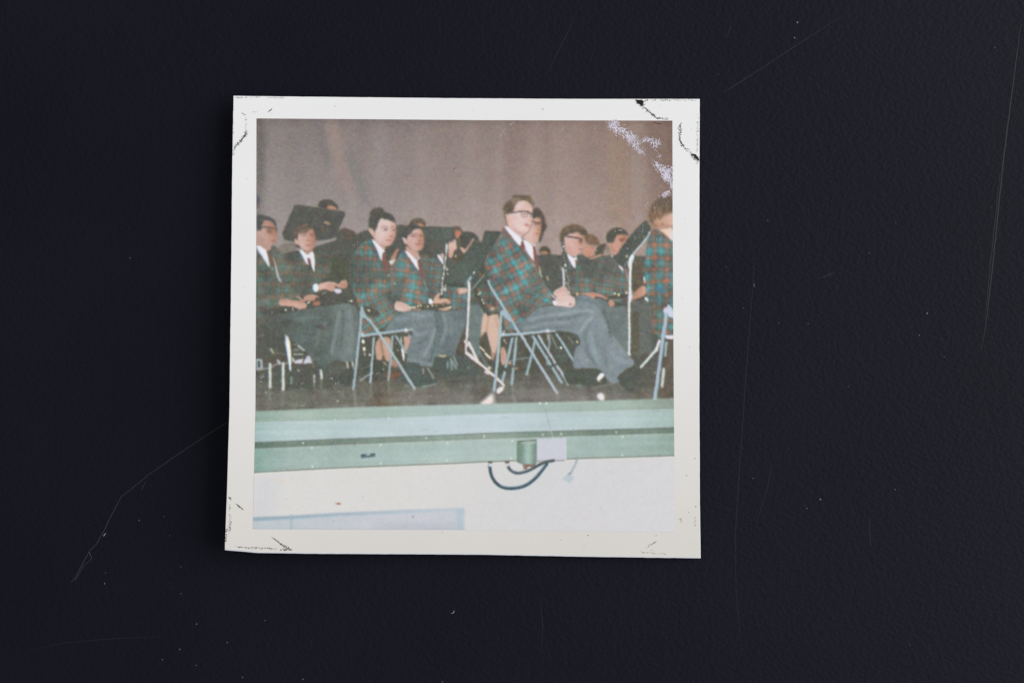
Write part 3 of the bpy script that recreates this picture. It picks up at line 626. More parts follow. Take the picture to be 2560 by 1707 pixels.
def stand_mid():
    poly('p', '1213 577 1254 579 1262 584 1236 612 1216 640 1208 700 1196 722 1170 724 1190 640', (80, 84, 75), 1.3, 0)
    poly('p', '1112 706 1150 655 1188 606 1204 606 1213 584 1240 590 1226 628 1204 664 1186 700 1172 716', (81, 91, 82), 1.4, 0)
    poly('p', '1116 700 1150 658 1190 610 1200 618 1176 676 1160 712', (88, 101, 90), 6, 0, .6)
    line('p', '1110 709 1140 714 1172 716', 6, (70, 74, 66), 1.2, .9)
    line('b2', '2060 600 2110 500', 20, (140, 160, 168), 1.2, .8); line('b2', '2120 490 2175 420', 46, (158, 180, 190), 1.2)
    dots('b2', '2235 330', 22, (230, 232, 222)); line('b2', '2190 400 2280 260', 14, (120, 140, 146), 1.4, .6)
    line('b3', '85 640 220 490 320 375', 26, (142, 162, 168), 1.2, .9)
    line('b3', '230 330 235 380 290 385 330 330', 28, (140, 118, 52), 1.4, .8, True)
    line('b2', '2138 525 2142 700 2118 1200 2098 1568', 54, (228, 221, 222), 1.0, 1, False, 34)
    line('b2', '2112 540 2116 700 2096 1200 2080 1568', 10, (190, 208, 215), .9, .6)
    W = (226, 216, 216)
    line('c2', '2102 -5 2090 250', 34, W, .9); line('c2', '2055 250 2110 345', 40, W, 1.0); line('c2', '2075 340 2085 500', 38, W, 1.0)
    line('c2', '2130 280 2225 480 2300 620', 44, W, 1.0); line('c2', '2085 490 2200 590 2352 700', 46, W, 1.0)
    line('c3', '10 275 110 470 185 630', 46, W, 1.0); line('c3', '5 500 180 640 500 925 700 1115', 50, W, 1.0)
    line('c3', '340 850 400 880', 46, W, 1.1); line('c3', '240 370 320 450', 30, (238, 220, 200), 1); line('c3', '340 490 440 590', 36, (240, 226, 206), 1)
    blob('c3', 420, 780, 34, 34, (236, 222, 206)); line('c3', '220 450 370 730', 30, (126, 146, 144), 1.3, .8)
    poly('b3', '1180 0 1250 -60', DK) if False else None

def woman_legs():
    poly('b3', '0 650 330 560 560 760 640 1080 640 1200 300 1180 0 1000', plaid((95, 735), (-10, 165), (190, 5), 'b3', (90, 90, 80), (70, 124, 132), (170, 104, 72), (136, 124, 118), .75, 1.6), 1.6, 0)
    poly('b3', '20 960 200 940 340 1100 300 1300 250 1568 0 1568', (112, 126, 124), 1.6, 0)
    line('b3', '150 700 270 920 380 1150', 74, (74, 76, 62), 1.4); dots('b3', '205 750 278 870 305 925 240 720', 19, (226, 222, 196)); line('b3', '300 840 340 900 420 960', 14, (170, 140, 96), 1.2, .7)
    blob('b3', 480, 1030, 44, 40, (218, 180, 156)); blob('b3', 440, 970, 30, 40, (172, 110, 70), .8)
    poly('b3', '330 1130 600 1100 640 1200 620 1400 640 1568 300 1400', (86, 84, 68), 1.6, 0)
    poly('b3', '288 1130 350 1120 390 1190 470 1140 540 1150 590 1130 628 1300 612 1450 600 1800 560 1990 540 2000 480 2030 452 1830 375 1560 350 1480 330 1560 255 1640 245 1568', (210, 180, 162), 1.4, 1)
    line('b3', '400 1190 380 1330 360 1500', 30, (172, 138, 116), 1.8, .7, True); line('b3', '540 1200 580 1400', 30, (180, 145, 124), 2, .7)
    poly('c3', '230 200 350 60 375 160 450 430 440 560 330 480 230 340', (88, 86, 68), 1.8, 0, .95)
    poly('c3', '460 470 545 500 500 640 470 650', (176, 136, 118), 1.6, 1)

def man6_trousers():
    n = lambda X, Y: (W3[(Y[:, 0] - PY0).astype(int)][:, (X[0] - PX0).astype(int)] * 2)[..., None]
    t = G('b3', (117, 128, 132), (1000, 1500), (130, 142, 148), (2100, 1200))
    f = lambda X, Y: t(X, Y) + n(X, Y)
    poly('b4', '300 800 420 760 560 770 640 850 780 820 940 895 970 1000 1060 1000 1180 980 1330 980 1335 1568 1340 1900 1300 1950 1080 1700 800 1500 500 1300 200 1000', (110, 122, 120), 1.6, 1)
    poly('b4', '1390 900 1500 870 1700 880 1800 980 1830 1200 1800 1568 1800 1900 1600 1960 1390 1900', (100, 104, 98), 2, 0)
    poly('b4', '1390 1080 1540 1100 1560 1900 1400 1900', (94, 88, 68), 2, 0, .9)
    px = P('1150 1195 1330 1042 1480 980 1700 970 2040 1005 2110 950 2160 800 2260 770 2400 800')
    pts = xf('b3', px) + xf('b4', P('700 860 860 1000 900 1200 1000 1500')) + xf('c4', P('1100 230 1330 520 1485 680 1395 792 1335 778 1240 850 1112 962 1172 1022 1092 1092 985 1085 850 885 750 782 500 782 280 805 248 700 290 400 425 300 345 120 120 60')) + xf('c3', P('1720 55 1300 60')) + xf('b3', P('1050 1500 950 1345'))
    r = polymask(chaikin(pts, 1), 1.4); comp(r[0], r[1], f)
    for fr, s, w, c, a in (('b3', '1200 1250 1600 1150 2000 1130', 60, (146, 158, 166), .6), ('b3', '1300 1330 1700 1230 2100 1200', 34, (104, 117, 122), .6), ('b3', '1100 1420 1600 1300 2000 1290', 60, (142, 154, 162), .5), ('b3', '1250 1480 1700 1400 1950 1380', 30, (106, 120, 124), .5),
                       ('b4', '0 1150 400 1060 640 1090', 60, (150, 163, 170), .6), ('b4', '0 1250 400 1140 560 1120', 26, (104, 117, 122), .6), ('b4', '380 1500 520 1300 620 1200', 60, (150, 163, 170), .6), ('b4', '480 1560 560 1360 660 1260', 26, (106, 120, 124), .6), ('b4', '300 820 600 880 780 960 880 1200', 60, (108, 120, 120), .6),
                       ('c4', '600 100 640 400 760 700', 90, (146, 160, 170), .5), ('c4', '480 200 560 500 700 700', 40, (104, 118, 124), .6), ('c4', '900 600 930 800 880 900', 30, (112, 126, 132), .6), ('c4', '1000 500 1200 650 1380 700', 90, (140, 154, 162), .5), ('c4', '500 420 600 600', 50, (110, 124, 130), .5), ('c4', '400 500 440 700', 90, (140, 152, 162), .5), ('b4', '860 1050 930 1300 1000 1560', 40, (86, 96, 94), .6), ('c4', '280 790 500 776 740 776', 14, (156, 168, 174), .5)):
        line(fr, s, w, c, 2.4, min(1, a * 1.4), True)
    poly('c3', '1700 70 1900 80 2060 130 2200 300 2080 320 1950 150', (80, 84, 66), 2, 1, .9)
    dots('c4', '335 270', 20, (226, 206, 160)); dots('c4', '518 622', 12, (220, 212, 180), .8); dots('c3', '1820 385', 22, (236, 236, 216)); dots('c4', '20 385', 20, (236, 236, 216))

def shoes_right():
    poly('c4', '270 815 500 790 750 792 850 900 945 1078 800 1112 600 1135 300 1105 140 1095 60 900 120 780', (80, 88, 76), 1.8, 1)
    poly('c4', '715 975 760 910 815 868 872 905 860 940 785 1020 730 1030', (238, 232, 234), 1.1, 1); blob('c4', 770, 1040, 30, 18, (200, 190, 172), .8)
    poly('c4', '1105 970 1340 795 1485 690 1610 770 1570 900 1480 1150 1380 1285 1300 1200 1180 1100 1172 1022', (82, 88, 76), 1.8, 1)
    poly('c4', '1200 900 1400 820 1480 900 1400 1000', (92, 98, 88), 4, 2, .6)
    poly('c4', '722 1310 770 1262 840 1275 878 1335 858 1428 795 1420 740 1370', (236, 226, 228), 2.2, 1)
    poly('c4', '310 1105 430 1090 420 1160 300 1150', (136, 148, 144), 2, 2, .7); line('c4', '640 1180 840 1130 1000 1100', 30, (140, 138, 134), 2, .6, True)
    line('c4', '1640 1170 1500 1340', 30, (120, 116, 104), 2.4, .5); line('c4', '1640 1240 1760 1380', 40, (150, 124, 104), 3, .6)
    poly('c3', '555 1190 690 1128 718 1150 692 1215 600 1295 560 1275', (234, 226, 224), 1.6, 1)
    poly('c3', '200 1500 370 1362 485 1256 510 1400 490 1490 380 1510', (236, 224, 218), 3.0, 1)
    line('c3', '500 1250 520 1420 530 1490', 40, (176, 178, 178), 2.2, .7)
    for fr, s, a in (('c3', '865 1100 880 1280 910 1460', .35), ('c3', '1190 940 1190 1100', .2), ('c2', '205 1080 220 1300', .35), ('c2', '560 1030 560 1240', .35), ('c2', '1060 1210 960 1380', .3), ('c3', '1750 1290 1740 1380', .3), ('c4', '1990 1160 2010 1380', .5)):
        line(fr, s, 44, (170, 168, 160), 2.4, a)

def under_mid():
    poly('c3', '620 150 1700 90 2000 200 2060 620 2060 720 1700 800 1500 850 900 870 560 900 480 700 600 300', (84, 84, 70), 2, 0, .92)
    poly('c3', '1700 380 2050 340 2060 640 1750 720', (88, 98, 88), 3, 0, .7); poly('c3', '1380 480 1540 480 1560 700 1420 720', (102, 86, 62), 3, 2, .6)
    poly('c3', '640 360 720 380 765 560 730 730 640 710', (200, 164, 144), 1.4, 1); line('c3', '690 380 680 600', 14, (150, 116, 96), 1.2, .6)
    poly('c3', '600 700 720 760 700 860 400 760 380 700 480 620', (78, 82, 70), 2.2, 1)
    poly('c3', '780 660 850 650 865 700 800 730', (200, 160, 140), 1.4); poly('c3', '920 760 980 770 1000 810 920 810', (190, 140, 116), 1.4)
    dots('c3', '712 250 745 290', 22, (170, 150, 128), .8); dots('c3', '712 235', 16, (196, 206, 180), .9)
    for s, w, c, a in (('800 645 1000 605 1220 570', 28, (140, 154, 156), .8), ('980 470 1140 740', 20, (110, 124, 120), .6), ('1600 130 1600 280 1580 430', 40, (146, 166, 170), .9), ('1645 150 1690 280 1750 400', 20, (150, 166, 164), .8), ('1950 140 2060 280', 36, (150, 168, 172), .9), ('1320 230 1240 560 1155 890', 46, (156, 180, 186), 1), ('1700 570 1930 540', 22, (112, 126, 122), .7), ('1560 130 1570 220', 26, (226, 206, 170), .9)):
        line('c3', s, w, c, 1.2, a)
    blob('c3', 1155, 905, 34, 26, (186, 200, 206), .9); line('c3', '960 910 1150 885', 18, (126, 130, 122), 1.4, .6)
    for s in ('870 200 740 760', '720 870 675 1040'): line('c3', s, 54, (158, 180, 187), 1.0)
    for s in ('948 180 900 740', '890 780 862 1090'): line('c3', s, 54, (156, 178, 186), 1.0)
    for s in ('1270 150 1450 450 1620 720', '1660 780 1835 1060'): line('c3', s, 50, (162, 184, 192), 1.0)
    for s in ('1380 140 1540 410 1710 680', '1745 730 1965 1095'): line('c3', s, 46, (178, 190, 202), 1.0)
    line('c3', '1740 110 1920 400 2065 640', 46, (160, 184, 192), 1.0)
    line('c3', '1550 560 1560 700', 44, (150, 172, 178), 1.2, .8)
    line('c3', '590 860 760 790 915 745', 44, (84, 92, 84), 1.5, .9); line('c3', '1520 780 1760 700 2030 650', 40, (80, 90, 80), 1.5, .9)
    line('c3', '800 770 910 740', 12, (110, 112, 118), 1.2, .6)
    line('c3', '0 930 160 950 420 930', 30, (120, 124, 116), 2.4, .5)

def right_mid():
    jf = plaid((320, 620), (30, -190), (190, 10), 'b4', (96, 98, 90), (72, 124, 130), (162, 100, 76), (132, 122, 118), .66, 2.4)
    jf2 = plaid((1180, 590), (25, -150), (150, 25), 'b4', (98, 98, 91), (74, 126, 132), (166, 100, 78), (134, 124, 118), .75, 2.2)
    poly('b4', '90 -60 300 -20 500 40 620 100 640 300 700 720 400 740 330 720 200 760 100 620 60 300', jf, 1.8, 1)
    poly('b4', '600 60 850 0 1000 20 1150 150 1320 300 1360 500 1370 900 1100 905 950 840 700 740 600 400', jf2, 1.8, 1)
    poly('b4', '330 -60 560 20 700 60 760 200 600 520 480 300 340 100', (88, 94, 86), 3.5, 1, .85)
    poly('b4', '1380 60 1650 40 1620 250 1660 400 1700 800 1400 900', (96, 87, 70), 2.4, 0)
    line('b4', '1420 370 1630 420', 24, (150, 96, 66), 1.8, .6); blob('b4', 1530, 530, 24, 40, (140, 100, 66), .7); blob('b4', 1560, 470, 30, 24, (80, 110, 112), .6)
    poly('a4', '845 1250 900 1170 960 1200 1000 1400 930 1390 880 1330', (142, 127, 116), 1.8, 1)
    poly('a3', '1395 1370 1400 1280 1440 1225 1520 1215 1600 1265 1640 1370', (82, 78, 64), 1.6, 1)
    poly('a3', '1425 1320 1570 1318 1578 1368 1440 1372', (190, 140, 104), 1.4, 1)
    # player behind with cap and the one beside
    poly('a4', '470 1060 500 1005 565 975 645 995 725 1050 775 1130 785 1190 720 1210 640 1200 560 1190 500 1130', (124, 100, 78), 1.8, 1)
    poly('a4', '760 1190 930 1158 870 1250 845 1420 700 1420 670 1330', (84, 80, 68), 1.8, 1)
    poly('a4', '440 1310 530 1200 620 1195 662 1260 705 1255 672 1335 655 1400 560 1445 480 1425', (194, 144, 124), 1.5, 1); blob('a4', 640, 1250, 22, 18, (140, 96, 80), .6); blob('a4', 550, 1390, 30, 12, (160, 104, 90), .6)
    poly('a4', '530 1465 660 1430 800 1368 835 1390 760 1435 600 1478', (198, 148, 124), 1.4, 1)
    line('a4', '700 1290 725 1330', 12, (214, 204, 208), 1, .8)
    # man 8
    poly('a4', '88 1040 200 975 360 935 395 1000 472 1040 492 1100 482 1150 503 1192 480 1215 442 1232 432 1290 422 1352 335 1375 312 1430 220 1405 118 1335 105 1200', G('a4', (212, 174, 164), (250, 1200), (200, 150, 130), (480, 1150)), 1.3, 1)
    poly('a4', '-5 1010 25 920 100 848 200 798 300 792 420 828 505 888 556 985 500 1018 410 995 380 935 300 940 200 970 105 1028 75 1060 85 1160 65 1270 30 1200 0 1080', (92, 84, 68), 1.8, 1)
    line('a4', '60 920 180 830 320 815 440 860', 60, (128, 104, 74), 3, .65, True); poly('a4', '370 930 400 940 500 1010 545 985 480 900 420 900', (78, 76, 66), 2, 2, .8)
    line('a4', '145 1033 280 1045 420 1072', 25, (72, 74, 76), 1.1); blob('a4', 408, 1115, 44, 50, (108, 92, 78), .9); line('a4', '430 1070 480 1050', 22, (150, 120, 100), 1.2, .7)
    poly('a4', '120 1100 180 1240 300 1350 330 1375 220 1390 120 1320', (176, 130, 116), 5, 2, .55); blob('a4', 440, 1180, 30, 20, (170, 120, 104), .7); blob('a4', 405, 1270, 40, 13, (160, 104, 94), .8); line('a4', '380 1330 430 1300', 14, (170, 110, 96), 1.2, .6)
    poly('a4', '115 1340 220 1412 292 1455 322 1400 338 1500 300 1568 305 1640 275 1655 190 1520', (228, 226, 234), 1.1, 1)
    poly('a4', '290 1490 320 1480 340 1560 310 1600', TIE, 1.2, 1)
    line('a4', '35 1090 62 1250 80 1440 100 1700', 40, (72, 76, 74), 1.2); line('a4', '24 1090 50 1250 66 1440', 8, (150, 158, 158), 1.0, .6)
    for _i in range(11): blob('a4', 46 + _i * 5.2 + rng.uniform(-10, 10), 1150 + _i * 52, 10, 13, (206, 206, 198), rng.uniform(.5, .95))
    dots('a4', '68 1222', 16, (226, 228, 230)); dots('a4', '85 1420', 18, (216, 216, 206), .9); line('a4', '10 1290 60 1430', 20, (170, 160, 140), 1.6, .5)
    # man 10
    poly('a4', '1060 1115 1110 1020 1160 985 1300 985 1335 1050 1300 1135 1230 1235 1150 1340 1090 1400 1030 1380 1000 1250 945 1195 955 1145 1050 1160', G('a4', (200, 152, 136), (1120, 1150), (186, 132, 110), (1300, 1050)), 1.4, 1)
    poly('a4', '905 1070 925 950 1010 878 1120 846 1240 876 1325 950 1358 1015 1300 992 1150 985 1100 1022 1062 1100 1042 1155 950 1155 920 1125', (80, 80, 66), 1.7, 1)
    line('a4', '1160 1080 1270 1075', 20, (104, 76, 66), 1.3, .85); blob('a4', 1215, 1112, 44, 20, (110, 78, 68), .9); poly('a4', '1240 1000 1330 1040 1290 1140 1230 1220 1250 1100', (160, 108, 88), 5, 2, .6); line('a4', '1000 1190 1040 1260 1050 1330', 20, (160, 110, 90), 1.4, .6, True); blob('a4', 1090, 1320, 24, 10, (160, 104, 90), .5)
    poly('a4', '982 1400 1062 1400 1035 1462', (232, 228, 226), 1.1, 1)

def right_stand():
    poly('a4', '1690 690 1785 830 1770 950 1570 1210 1400 1400 1340 1540 1300 1600 1200 1600 1050 1470 1240 1190 1400 980 1560 812', (80, 86, 77), 1.4, 1)
    poly('b4', '1000 10 1360 0 1280 180 1240 190 1130 110', (82, 88, 80), 1.6, 0)
    poly('a4', '1650 760 1760 830 1700 950 1560 1050 1500 960', (88, 94, 88), 4, 2, .6)
    dots('a4', '1468 1085 1640 1040', 14, (180, 150, 90), .8); dots('a4', '1310 1420', 28, (190, 190, 160), .8)
    line('a4', '1775 965 1570 1212 1395 1420', 27, (206, 208, 208), 1.0); line('a4', '1786 968 1580 1220 1412 1408', 9, (130, 186, 214), .9, .6); line('a4', '1560 1195 1390 1400', 8, (214, 176, 140), .9, .5)
    blob('a4', 1765, 968, 34, 40, (232, 240, 246), 1, 0, 1.6)
    poly('a4', '1370 1420 1440 1370 1462 1440 1400 1568 1380 1660 1345 1640 1330 1540', (238, 236, 238), 1.2, 1); line('a4', '1450 1390 1440 1480 1400 1580', 20, (110, 182, 220), 1.2, .6)
    line('b4', '1385 60 1378 400 1370 760 1360 1000 1352 1568', 46, (240, 238, 238), 1.0); line('b4', '1403 60 1398 500 1392 760 1383 1568', 12, (110, 172, 220), 1, .7); line('b4', '1355 100 1350 600 1335 1568', 12, (224, 170, 120), 1, .7)
    blob('b4', 1390, 790, 50, 90, (232, 228, 244), .9)
    line('c4', '1358 -5 1356 300 1352 520', 50, (238, 238, 238), 1.0); line('c4', '1385 -5 1382 520', 14, (110, 175, 220), 1, .8)
    line('c4', '1305 275 1245 430', 46, (226, 216, 222), 1.1); line('c4', '1285 480 1370 525', 38, (234, 222, 210), 1.1)
    line('b4', '1265 195 1330 100', 18, (140, 160, 164), 1.1, .8)
    poly('b4', '1130 165 1190 190 1248 270 1235 300 1190 260', (226, 224, 226), 1.1, 1); poly('b4', '1240 230 1290 260 1310 380 1280 370', (150, 90, 72), 1.4, 1)
    line('b4', '1290 260 1320 400 1345 490', 22, (160, 170, 180), 1.2, .8)
    # hands
    _hl = ('560 735 700 750', '600 760 780 780', '1500 740 1640 640', '1520 780 1660 690', '980 900 1040 960')
    poly('b4', '390 725 560 716 640 706 760 728 850 778 945 832 920 852 800 802 690 790 650 855 580 805 500 755', (198, 150, 130), 1.2, 1); blob('b4', 342, 742, 28, 28, (194, 162, 134))
    poly('b4', '945 870 1022 846 1075 930 1035 1002 968 995', (196, 146, 128), 1.2, 1)
    poly('b4', '930 790 1100 770 1340 730 1340 800 1060 840 960 830', (80, 78, 64), 1.6, 1)
    for s in _hl: line('b4', s, 10, (160, 114, 96), 1.1, .5)
    dots('b4', '1075 730 1300 720', 22, (230, 222, 208)); dots('b4', '1150 760', 22, (224, 226, 170)); line('b4', '950 765 1040 745', 14, (180, 150, 130), 1.2, .7)
    poly('b4', '1425 850 1440 740 1540 620 1640 566 1702 640 1695 740 1620 790 1480 855', G('b4', (184, 138, 116), (1500, 700), (202, 158, 140), (1680, 680)), 1.4, 1)
    poly('b4', '1622 395 1685 415 1675 545 1640 530', (218, 226, 230), 1.2, 1); poly('b4', '1640 810 1720 785 1748 870 1705 915', (220, 222, 228), 1.2, 1)
    line('b4', '1640 560 1650 480', 24, (170, 110, 90), 1.3, .7); blob('b4', 1580, 640, 26, 40, (170, 124, 104), .4)
    line('b4', '1400 1345 1530 1345', 30, (170, 190, 188), 1.3, .9); line('b4', '1470 1360 1440 1560', 34, (128, 150, 150), 1.4, .7); line('c4', '1465 0 1440 130 1410 300', 26, (120, 142, 142), 1.4, .7)
    line('b4', '1540 1110 1580 1110', 18, (170, 176, 160), 1.2, .8); line('c4', '1440 320 1550 410', 18, (190, 160, 120), 1.2, .6)

def man11():
    jf = plaid((1960, 130), (0, 250), (245, 0), 'b4', (100, 97, 88), (66, 132, 142), (186, 102, 76), (140, 122, 116), 1.0, 1.6)
    pts = xf('a4', P('1800 880 1725 1050 1690 1250 1660 1568')) + xf('b4', P('1625 250 1655 400 1705 580 1690 700 1725 840 1800 960 1835 1100 1790 1300 1800 1480')) + xf('c4', P('1860 100 2000 240 2270 240')) + xf('a4', P('2270 1150 2100 1000 1960 900'))
    r = polymask(chaikin(pts, 1), 1.5); comp(r[0], r[1], jf)
    poly('b4', '1840 560 2000 600 2130 680 2080 760 1960 740 1850 640', (70, 122, 138), 3, 2, .7); poly('b4', '1790 780 2000 820 1960 890 1830 860', (74, 104, 108), 3, 2, .7)
    poly('b4', '2100 600 2222 560 2222 940 2140 900', (100, 82, 68), 3, 0, .6)
    poly('a4', '1850 690 1900 630 1960 700 2030 580 2230 540 2230 860 2060 870 1960 900 1860 870 1790 840', G('a4', (178, 136, 112), (1850, 800), (210, 174, 156), (2180, 640)), 1.6, 1)
    poly('a4', '1790 780 1745 640 1745 560 1790 420 1880 320 2000 260 2230 240 2230 560 2080 560 2010 600 1990 670 1950 690 1900 630 1860 680 1830 770', (100, 86, 70), 2.4, 1)
    poly('a4', '1760 520 1900 520 2060 540 2200 500 2200 570 2060 580 1990 680 1940 680 1890 630 1840 700 1790 740', (148, 114, 86), 3.5, 1, .8)
    for _i in range(8): line('a4', [(1775 + _i * 52, 430 + (_i % 3) * 20), (1770 + _i * 50, 560), (1800 + _i * 46, 690 - _i * 12)], 16, ((168, 136, 104), (92, 76, 60))[_i % 2], 1.6, .5, True)
    line('a4', '1735 640 1725 720 1760 800 1800 830', 34, (160, 128, 100), 2, .7, True); line('a4', '1790 720 1830 800 1900 830', 30, (96, 80, 64), 2, .6, True)
    line('a4', '1830 700 1880 740 2040 750', 24, (206, 170, 140), 1.6, .6, True); line('a4', '1960 790 2100 830 2200 830', 30, (150, 112, 92), 2.4, .6, True); blob('a4', 2010, 780, 20, 20, (110, 80, 66), .6)
    poly('a4', '1925 905 2050 875 2230 850 2230 1160 2105 1015 2010 935', G('a4', (224, 196, 178), (2050, 900), (226, 214, 214), (2200, 1100)), 1.3, 1)
    line('a4', '1940 910 2080 990 2215 1150', 16, (206, 160, 110), 1.2, .6, True)
    # chair at the rim
    poly('c4', '1870 200 2050 180 2240 220 2240 1390 1900 1390 1960 600', (98, 88, 72), 3, 0, .8)
    poly('b4', '2012 1060 2050 1010 2110 1000 2100 945 2150 960 2240 1080 2240 1225 2150 1190 2070 1145 2030 1110', (202, 206, 222), 1.2, 0)
    line('b4', '2130 960 2215 1070', 20, (150, 195, 225), 1, .7)
    line('b4', '2085 1130 2060 1350 2030 1568', 62, (172, 190, 204), 1.1); line('b4', '2110 1140 2055 1568', 14, (120, 170, 205), 1, .7); line('b4', '2055 1140 2008 1568', 12, (200, 190, 180), 1, .6)
    line('c4', '2040 0 1955 700 1862 1388', 62, (168, 188, 202), 1.1); line('c4', '2065 0 1980 700 1888 1385', 14, (110, 165, 205), 1, .7); line('c4', '2012 0 1930 700 1838 1385', 12, (206, 196, 176), 1, .6)
    line('c4', '2082 270 2062 540', 46, (160, 178, 184), 1.2); line('c4', '2032 800 2000 1140', 56, (196, 206, 212), 1.1); line('c4', '2015 800 1980 1130', 12, (216, 180, 120), 1, .6)
    line('c4', '1945 250 1885 440', 56, (224, 222, 226), 1.2); line('c4', '1885 430 1585 765', 46, (226, 228, 228), 1.1); line('c4', '1905 440 1610 770', 12, (120, 190, 220), 1, .7); line('c4', '1870 430 1570 765', 10, (220, 180, 120), 1, .6)
    poly('c4', '2055 130 2160 140 2240 130 2240 215 2130 222 2070 200', (224, 220, 230), 1.3, 1); line('c4', '2060 240 2230 235', 24, (70, 72, 62), 1.2, .8)
    blob('c4', 1860, 870, 30, 26, (170, 160, 140), .7); line('c4', '2140 500 2190 690', 26, (120, 112, 98), 2, .5)

def man6():
    sh = lambda X, Y: 1 - .14 * np.exp(-((X - 1226) / 14) ** 2) * (Y < 720)
    jf = plaid((725, 210), (103, 197), (172, -85), 'b3', (106, 106, 100), (70, 142, 150), (184, 104, 80), (160, 144, 142), 1.05, 1.1, sh)
    poly('b3', '700 -531 730 -481 900 -331 1020 -181 1100 -121 1290 110 1400 250 1450 430 1520 600 1650 720 1600 790 1670 860 1660 950 1450 970 1300 1050 1130 1200 1000 1320 910 1350 890 1490 800 1490 700 1400 690 1180 640 1080 540 1050 560 800 450 560 390 380 325 200 330 150 420 -80 540 -260 640 -460', jf, 1.4, 1)
    jl = plaid((1230, 500), (95, 150), (160, -70), 'b3', (94, 98, 92), (64, 124, 134), (178, 102, 78), (148, 136, 130), .8, 1.5)
    poly('b3', '1180 260 1330 220 1430 420 1520 600 1650 720 1600 790 1400 780 1240 640 1150 430', jl, 4, 1, .8)
    js = plaid((1235, 895), (190, 100), (-95, 120), 'b3', (104, 105, 98), (68, 138, 146), (184, 104, 80), (156, 140, 136), 1.0, 1.2)
    poly('b3', '1060 660 1240 640 1420 780 1600 790 1670 870 1660 950 1450 970 1300 1050 1130 1200 1050 1000', js, 3, 1, .95)
    poly('a3', '700 880 760 900 900 1080 1000 1230 940 1260 800 1140 700 1000 640 950', (104, 98, 98), 3, 1, .7)
    line('a3', '790 950 850 1020 880 1080', 46, (164, 90, 76), 2, .8); blob('a3', 690, 890, 30, 26, (150, 84, 72), .8); line('a3', '1020 1240 1070 1280', 50, (150, 88, 76), 2, .7)
    poly('a3', '1020 1240 1100 1300 1300 1530 1250 1540 1100 1420 1000 1300', (92, 94, 94), 3, 2, .6)
    line('b3', '1230 320 1330 240', 30, (100, 80, 66), 3, .5); line('b3', '1090 500 1250 420', 30, (84, 90, 88), 3, .5)
    poly('b3', '1530 380 1570 400 1580 480 1550 480', (196, 168, 136), 1.4, 1)
    # man 7 behind, in profile
    poly('a3', '1285 690 1340 640 1425 655 1445 740 1425 860 1412 1000 1382 1100 1310 1168 1200 1120 1070 1060 1110 1000 1190 950 1232 870 1272 780', G('a3', (212, 180, 170), (1250, 950), (196, 150, 128), (1420, 950)), 1.3, 1)
    poly('a3', '1255 500 1320 455 1405 495 1465 575 1505 680 1502 760 1535 800 1545 850 1505 900 1485 950 1445 1100 1400 1160 1375 1130 1412 1000 1424 900 1432 800 1455 760 1442 700 1422 650 1340 650 1288 690 1268 600', (80, 76, 62), 1.8, 1)
    line('a3', '1440 540 1500 660 1510 760', 24, (120, 94, 62), 1.8, .6, True)
    line('a3', '1290 735 1380 772 1480 740', 22, (74, 72, 72), 1.1); line('a3', '1300 745 1310 810 1350 812 1372 775', 12, (120, 98, 92), 1.1, .7, True); line('a3', '1395 775 1405 820 1440 815 1450 760', 12, (110, 90, 84), 1.1, .7, True); line('a3', '1300 760 1320 820', 16, (120, 100, 96), 1.2, .6); line('a3', '1380 790 1385 870', 18, (186, 138, 122), 1.4, .5)
    blob('a3', 1365, 780, 40, 22, (110, 88, 84), .6); poly('a3', '1380 660 1440 740 1420 900 1400 1040 1340 1140 1360 1000 1390 850', (166, 118, 98), 5, 2, .55); blob('a3', 1372, 900, 24, 14, (160, 110, 98), .8); blob('a3', 1358, 972, 52, 15, (160, 104, 96), .8); dots('a3', '1285 1022', 8, (80, 60, 54), .9)
    poly('a3', '1130 1060 1300 1160 1300 1200 1270 1210 1150 1110', (214, 184, 172), 1.5, 1)
    poly('a3', '1058 1090 1150 1110 1270 1205 1300 1330 1310 1540 1290 1500 1200 1400 1110 1225', (232, 228, 236), 1.1, 1)
    poly('a3', '1275 1220 1312 1150 1330 1300 1360 1400 1300 1400', (222, 218, 224), 1.2, 1)
    poly('a3', '1272 1225 1312 1205 1355 1380 1395 1568 1425 1750 1375 1690 1310 1520 1285 1400', TIE, 1.2, 1)
    poly('b3', '1395 160 1415 230 1455 420 1440 430 1410 330', (222, 206, 186), 1.1, 1)
    # head of man 6
    poly('a3', '735 590 850 570 900 500 900 420 985 325 1080 302 1185 340 1255 420 1268 520 1245 560 1235 600 1274 690 1245 742 1254 782 1232 832 1212 882 1190 932 1120 962 1062 1012 1045 1060 960 1020 850 930 785 850 755 700', G('a3', (226, 203, 199), (1000, 750), (216, 184, 174), (1250, 700)), 1.3, 1)
    poly('a3', '735 600 780 590 800 700 830 850 860 920 790 850 755 720', (226, 196, 182), 2, 1, .8); line('a3', '745 640 790 840', 16, (214, 160, 128), 1.5, .6)
    blob('a3', 900, 650, 60, 60, (212, 170, 164), .55); blob('a3', 1150, 420, 70, 50, (214, 178, 168), .6); blob('a3', 1050, 860, 90, 60, (230, 210, 206), .5)
    poly('a3', '860 840 960 930 1080 950 1190 910 1110 985 1060 1040 960 1020 860 930', (190, 146, 134), 4, 2, .65); poly('a3', '760 640 830 660 860 760 880 900 800 850', (206, 164, 152), 4, 2, .6)
    poly('a3', '715 570 702 480 728 400 790 348 868 308 880 250 950 222 1080 232 1205 226 1238 280 1288 350 1296 430 1268 470 1235 385 1152 320 1060 308 990 338 935 400 905 480 885 560 790 585 735 590 750 690 725 660', (106, 90, 72), 2.8, 1)
    poly('a3', '712 560 705 480 740 400 810 360 860 400 880 480 870 560 780 580', (80, 68, 56), 4, 2, .7)
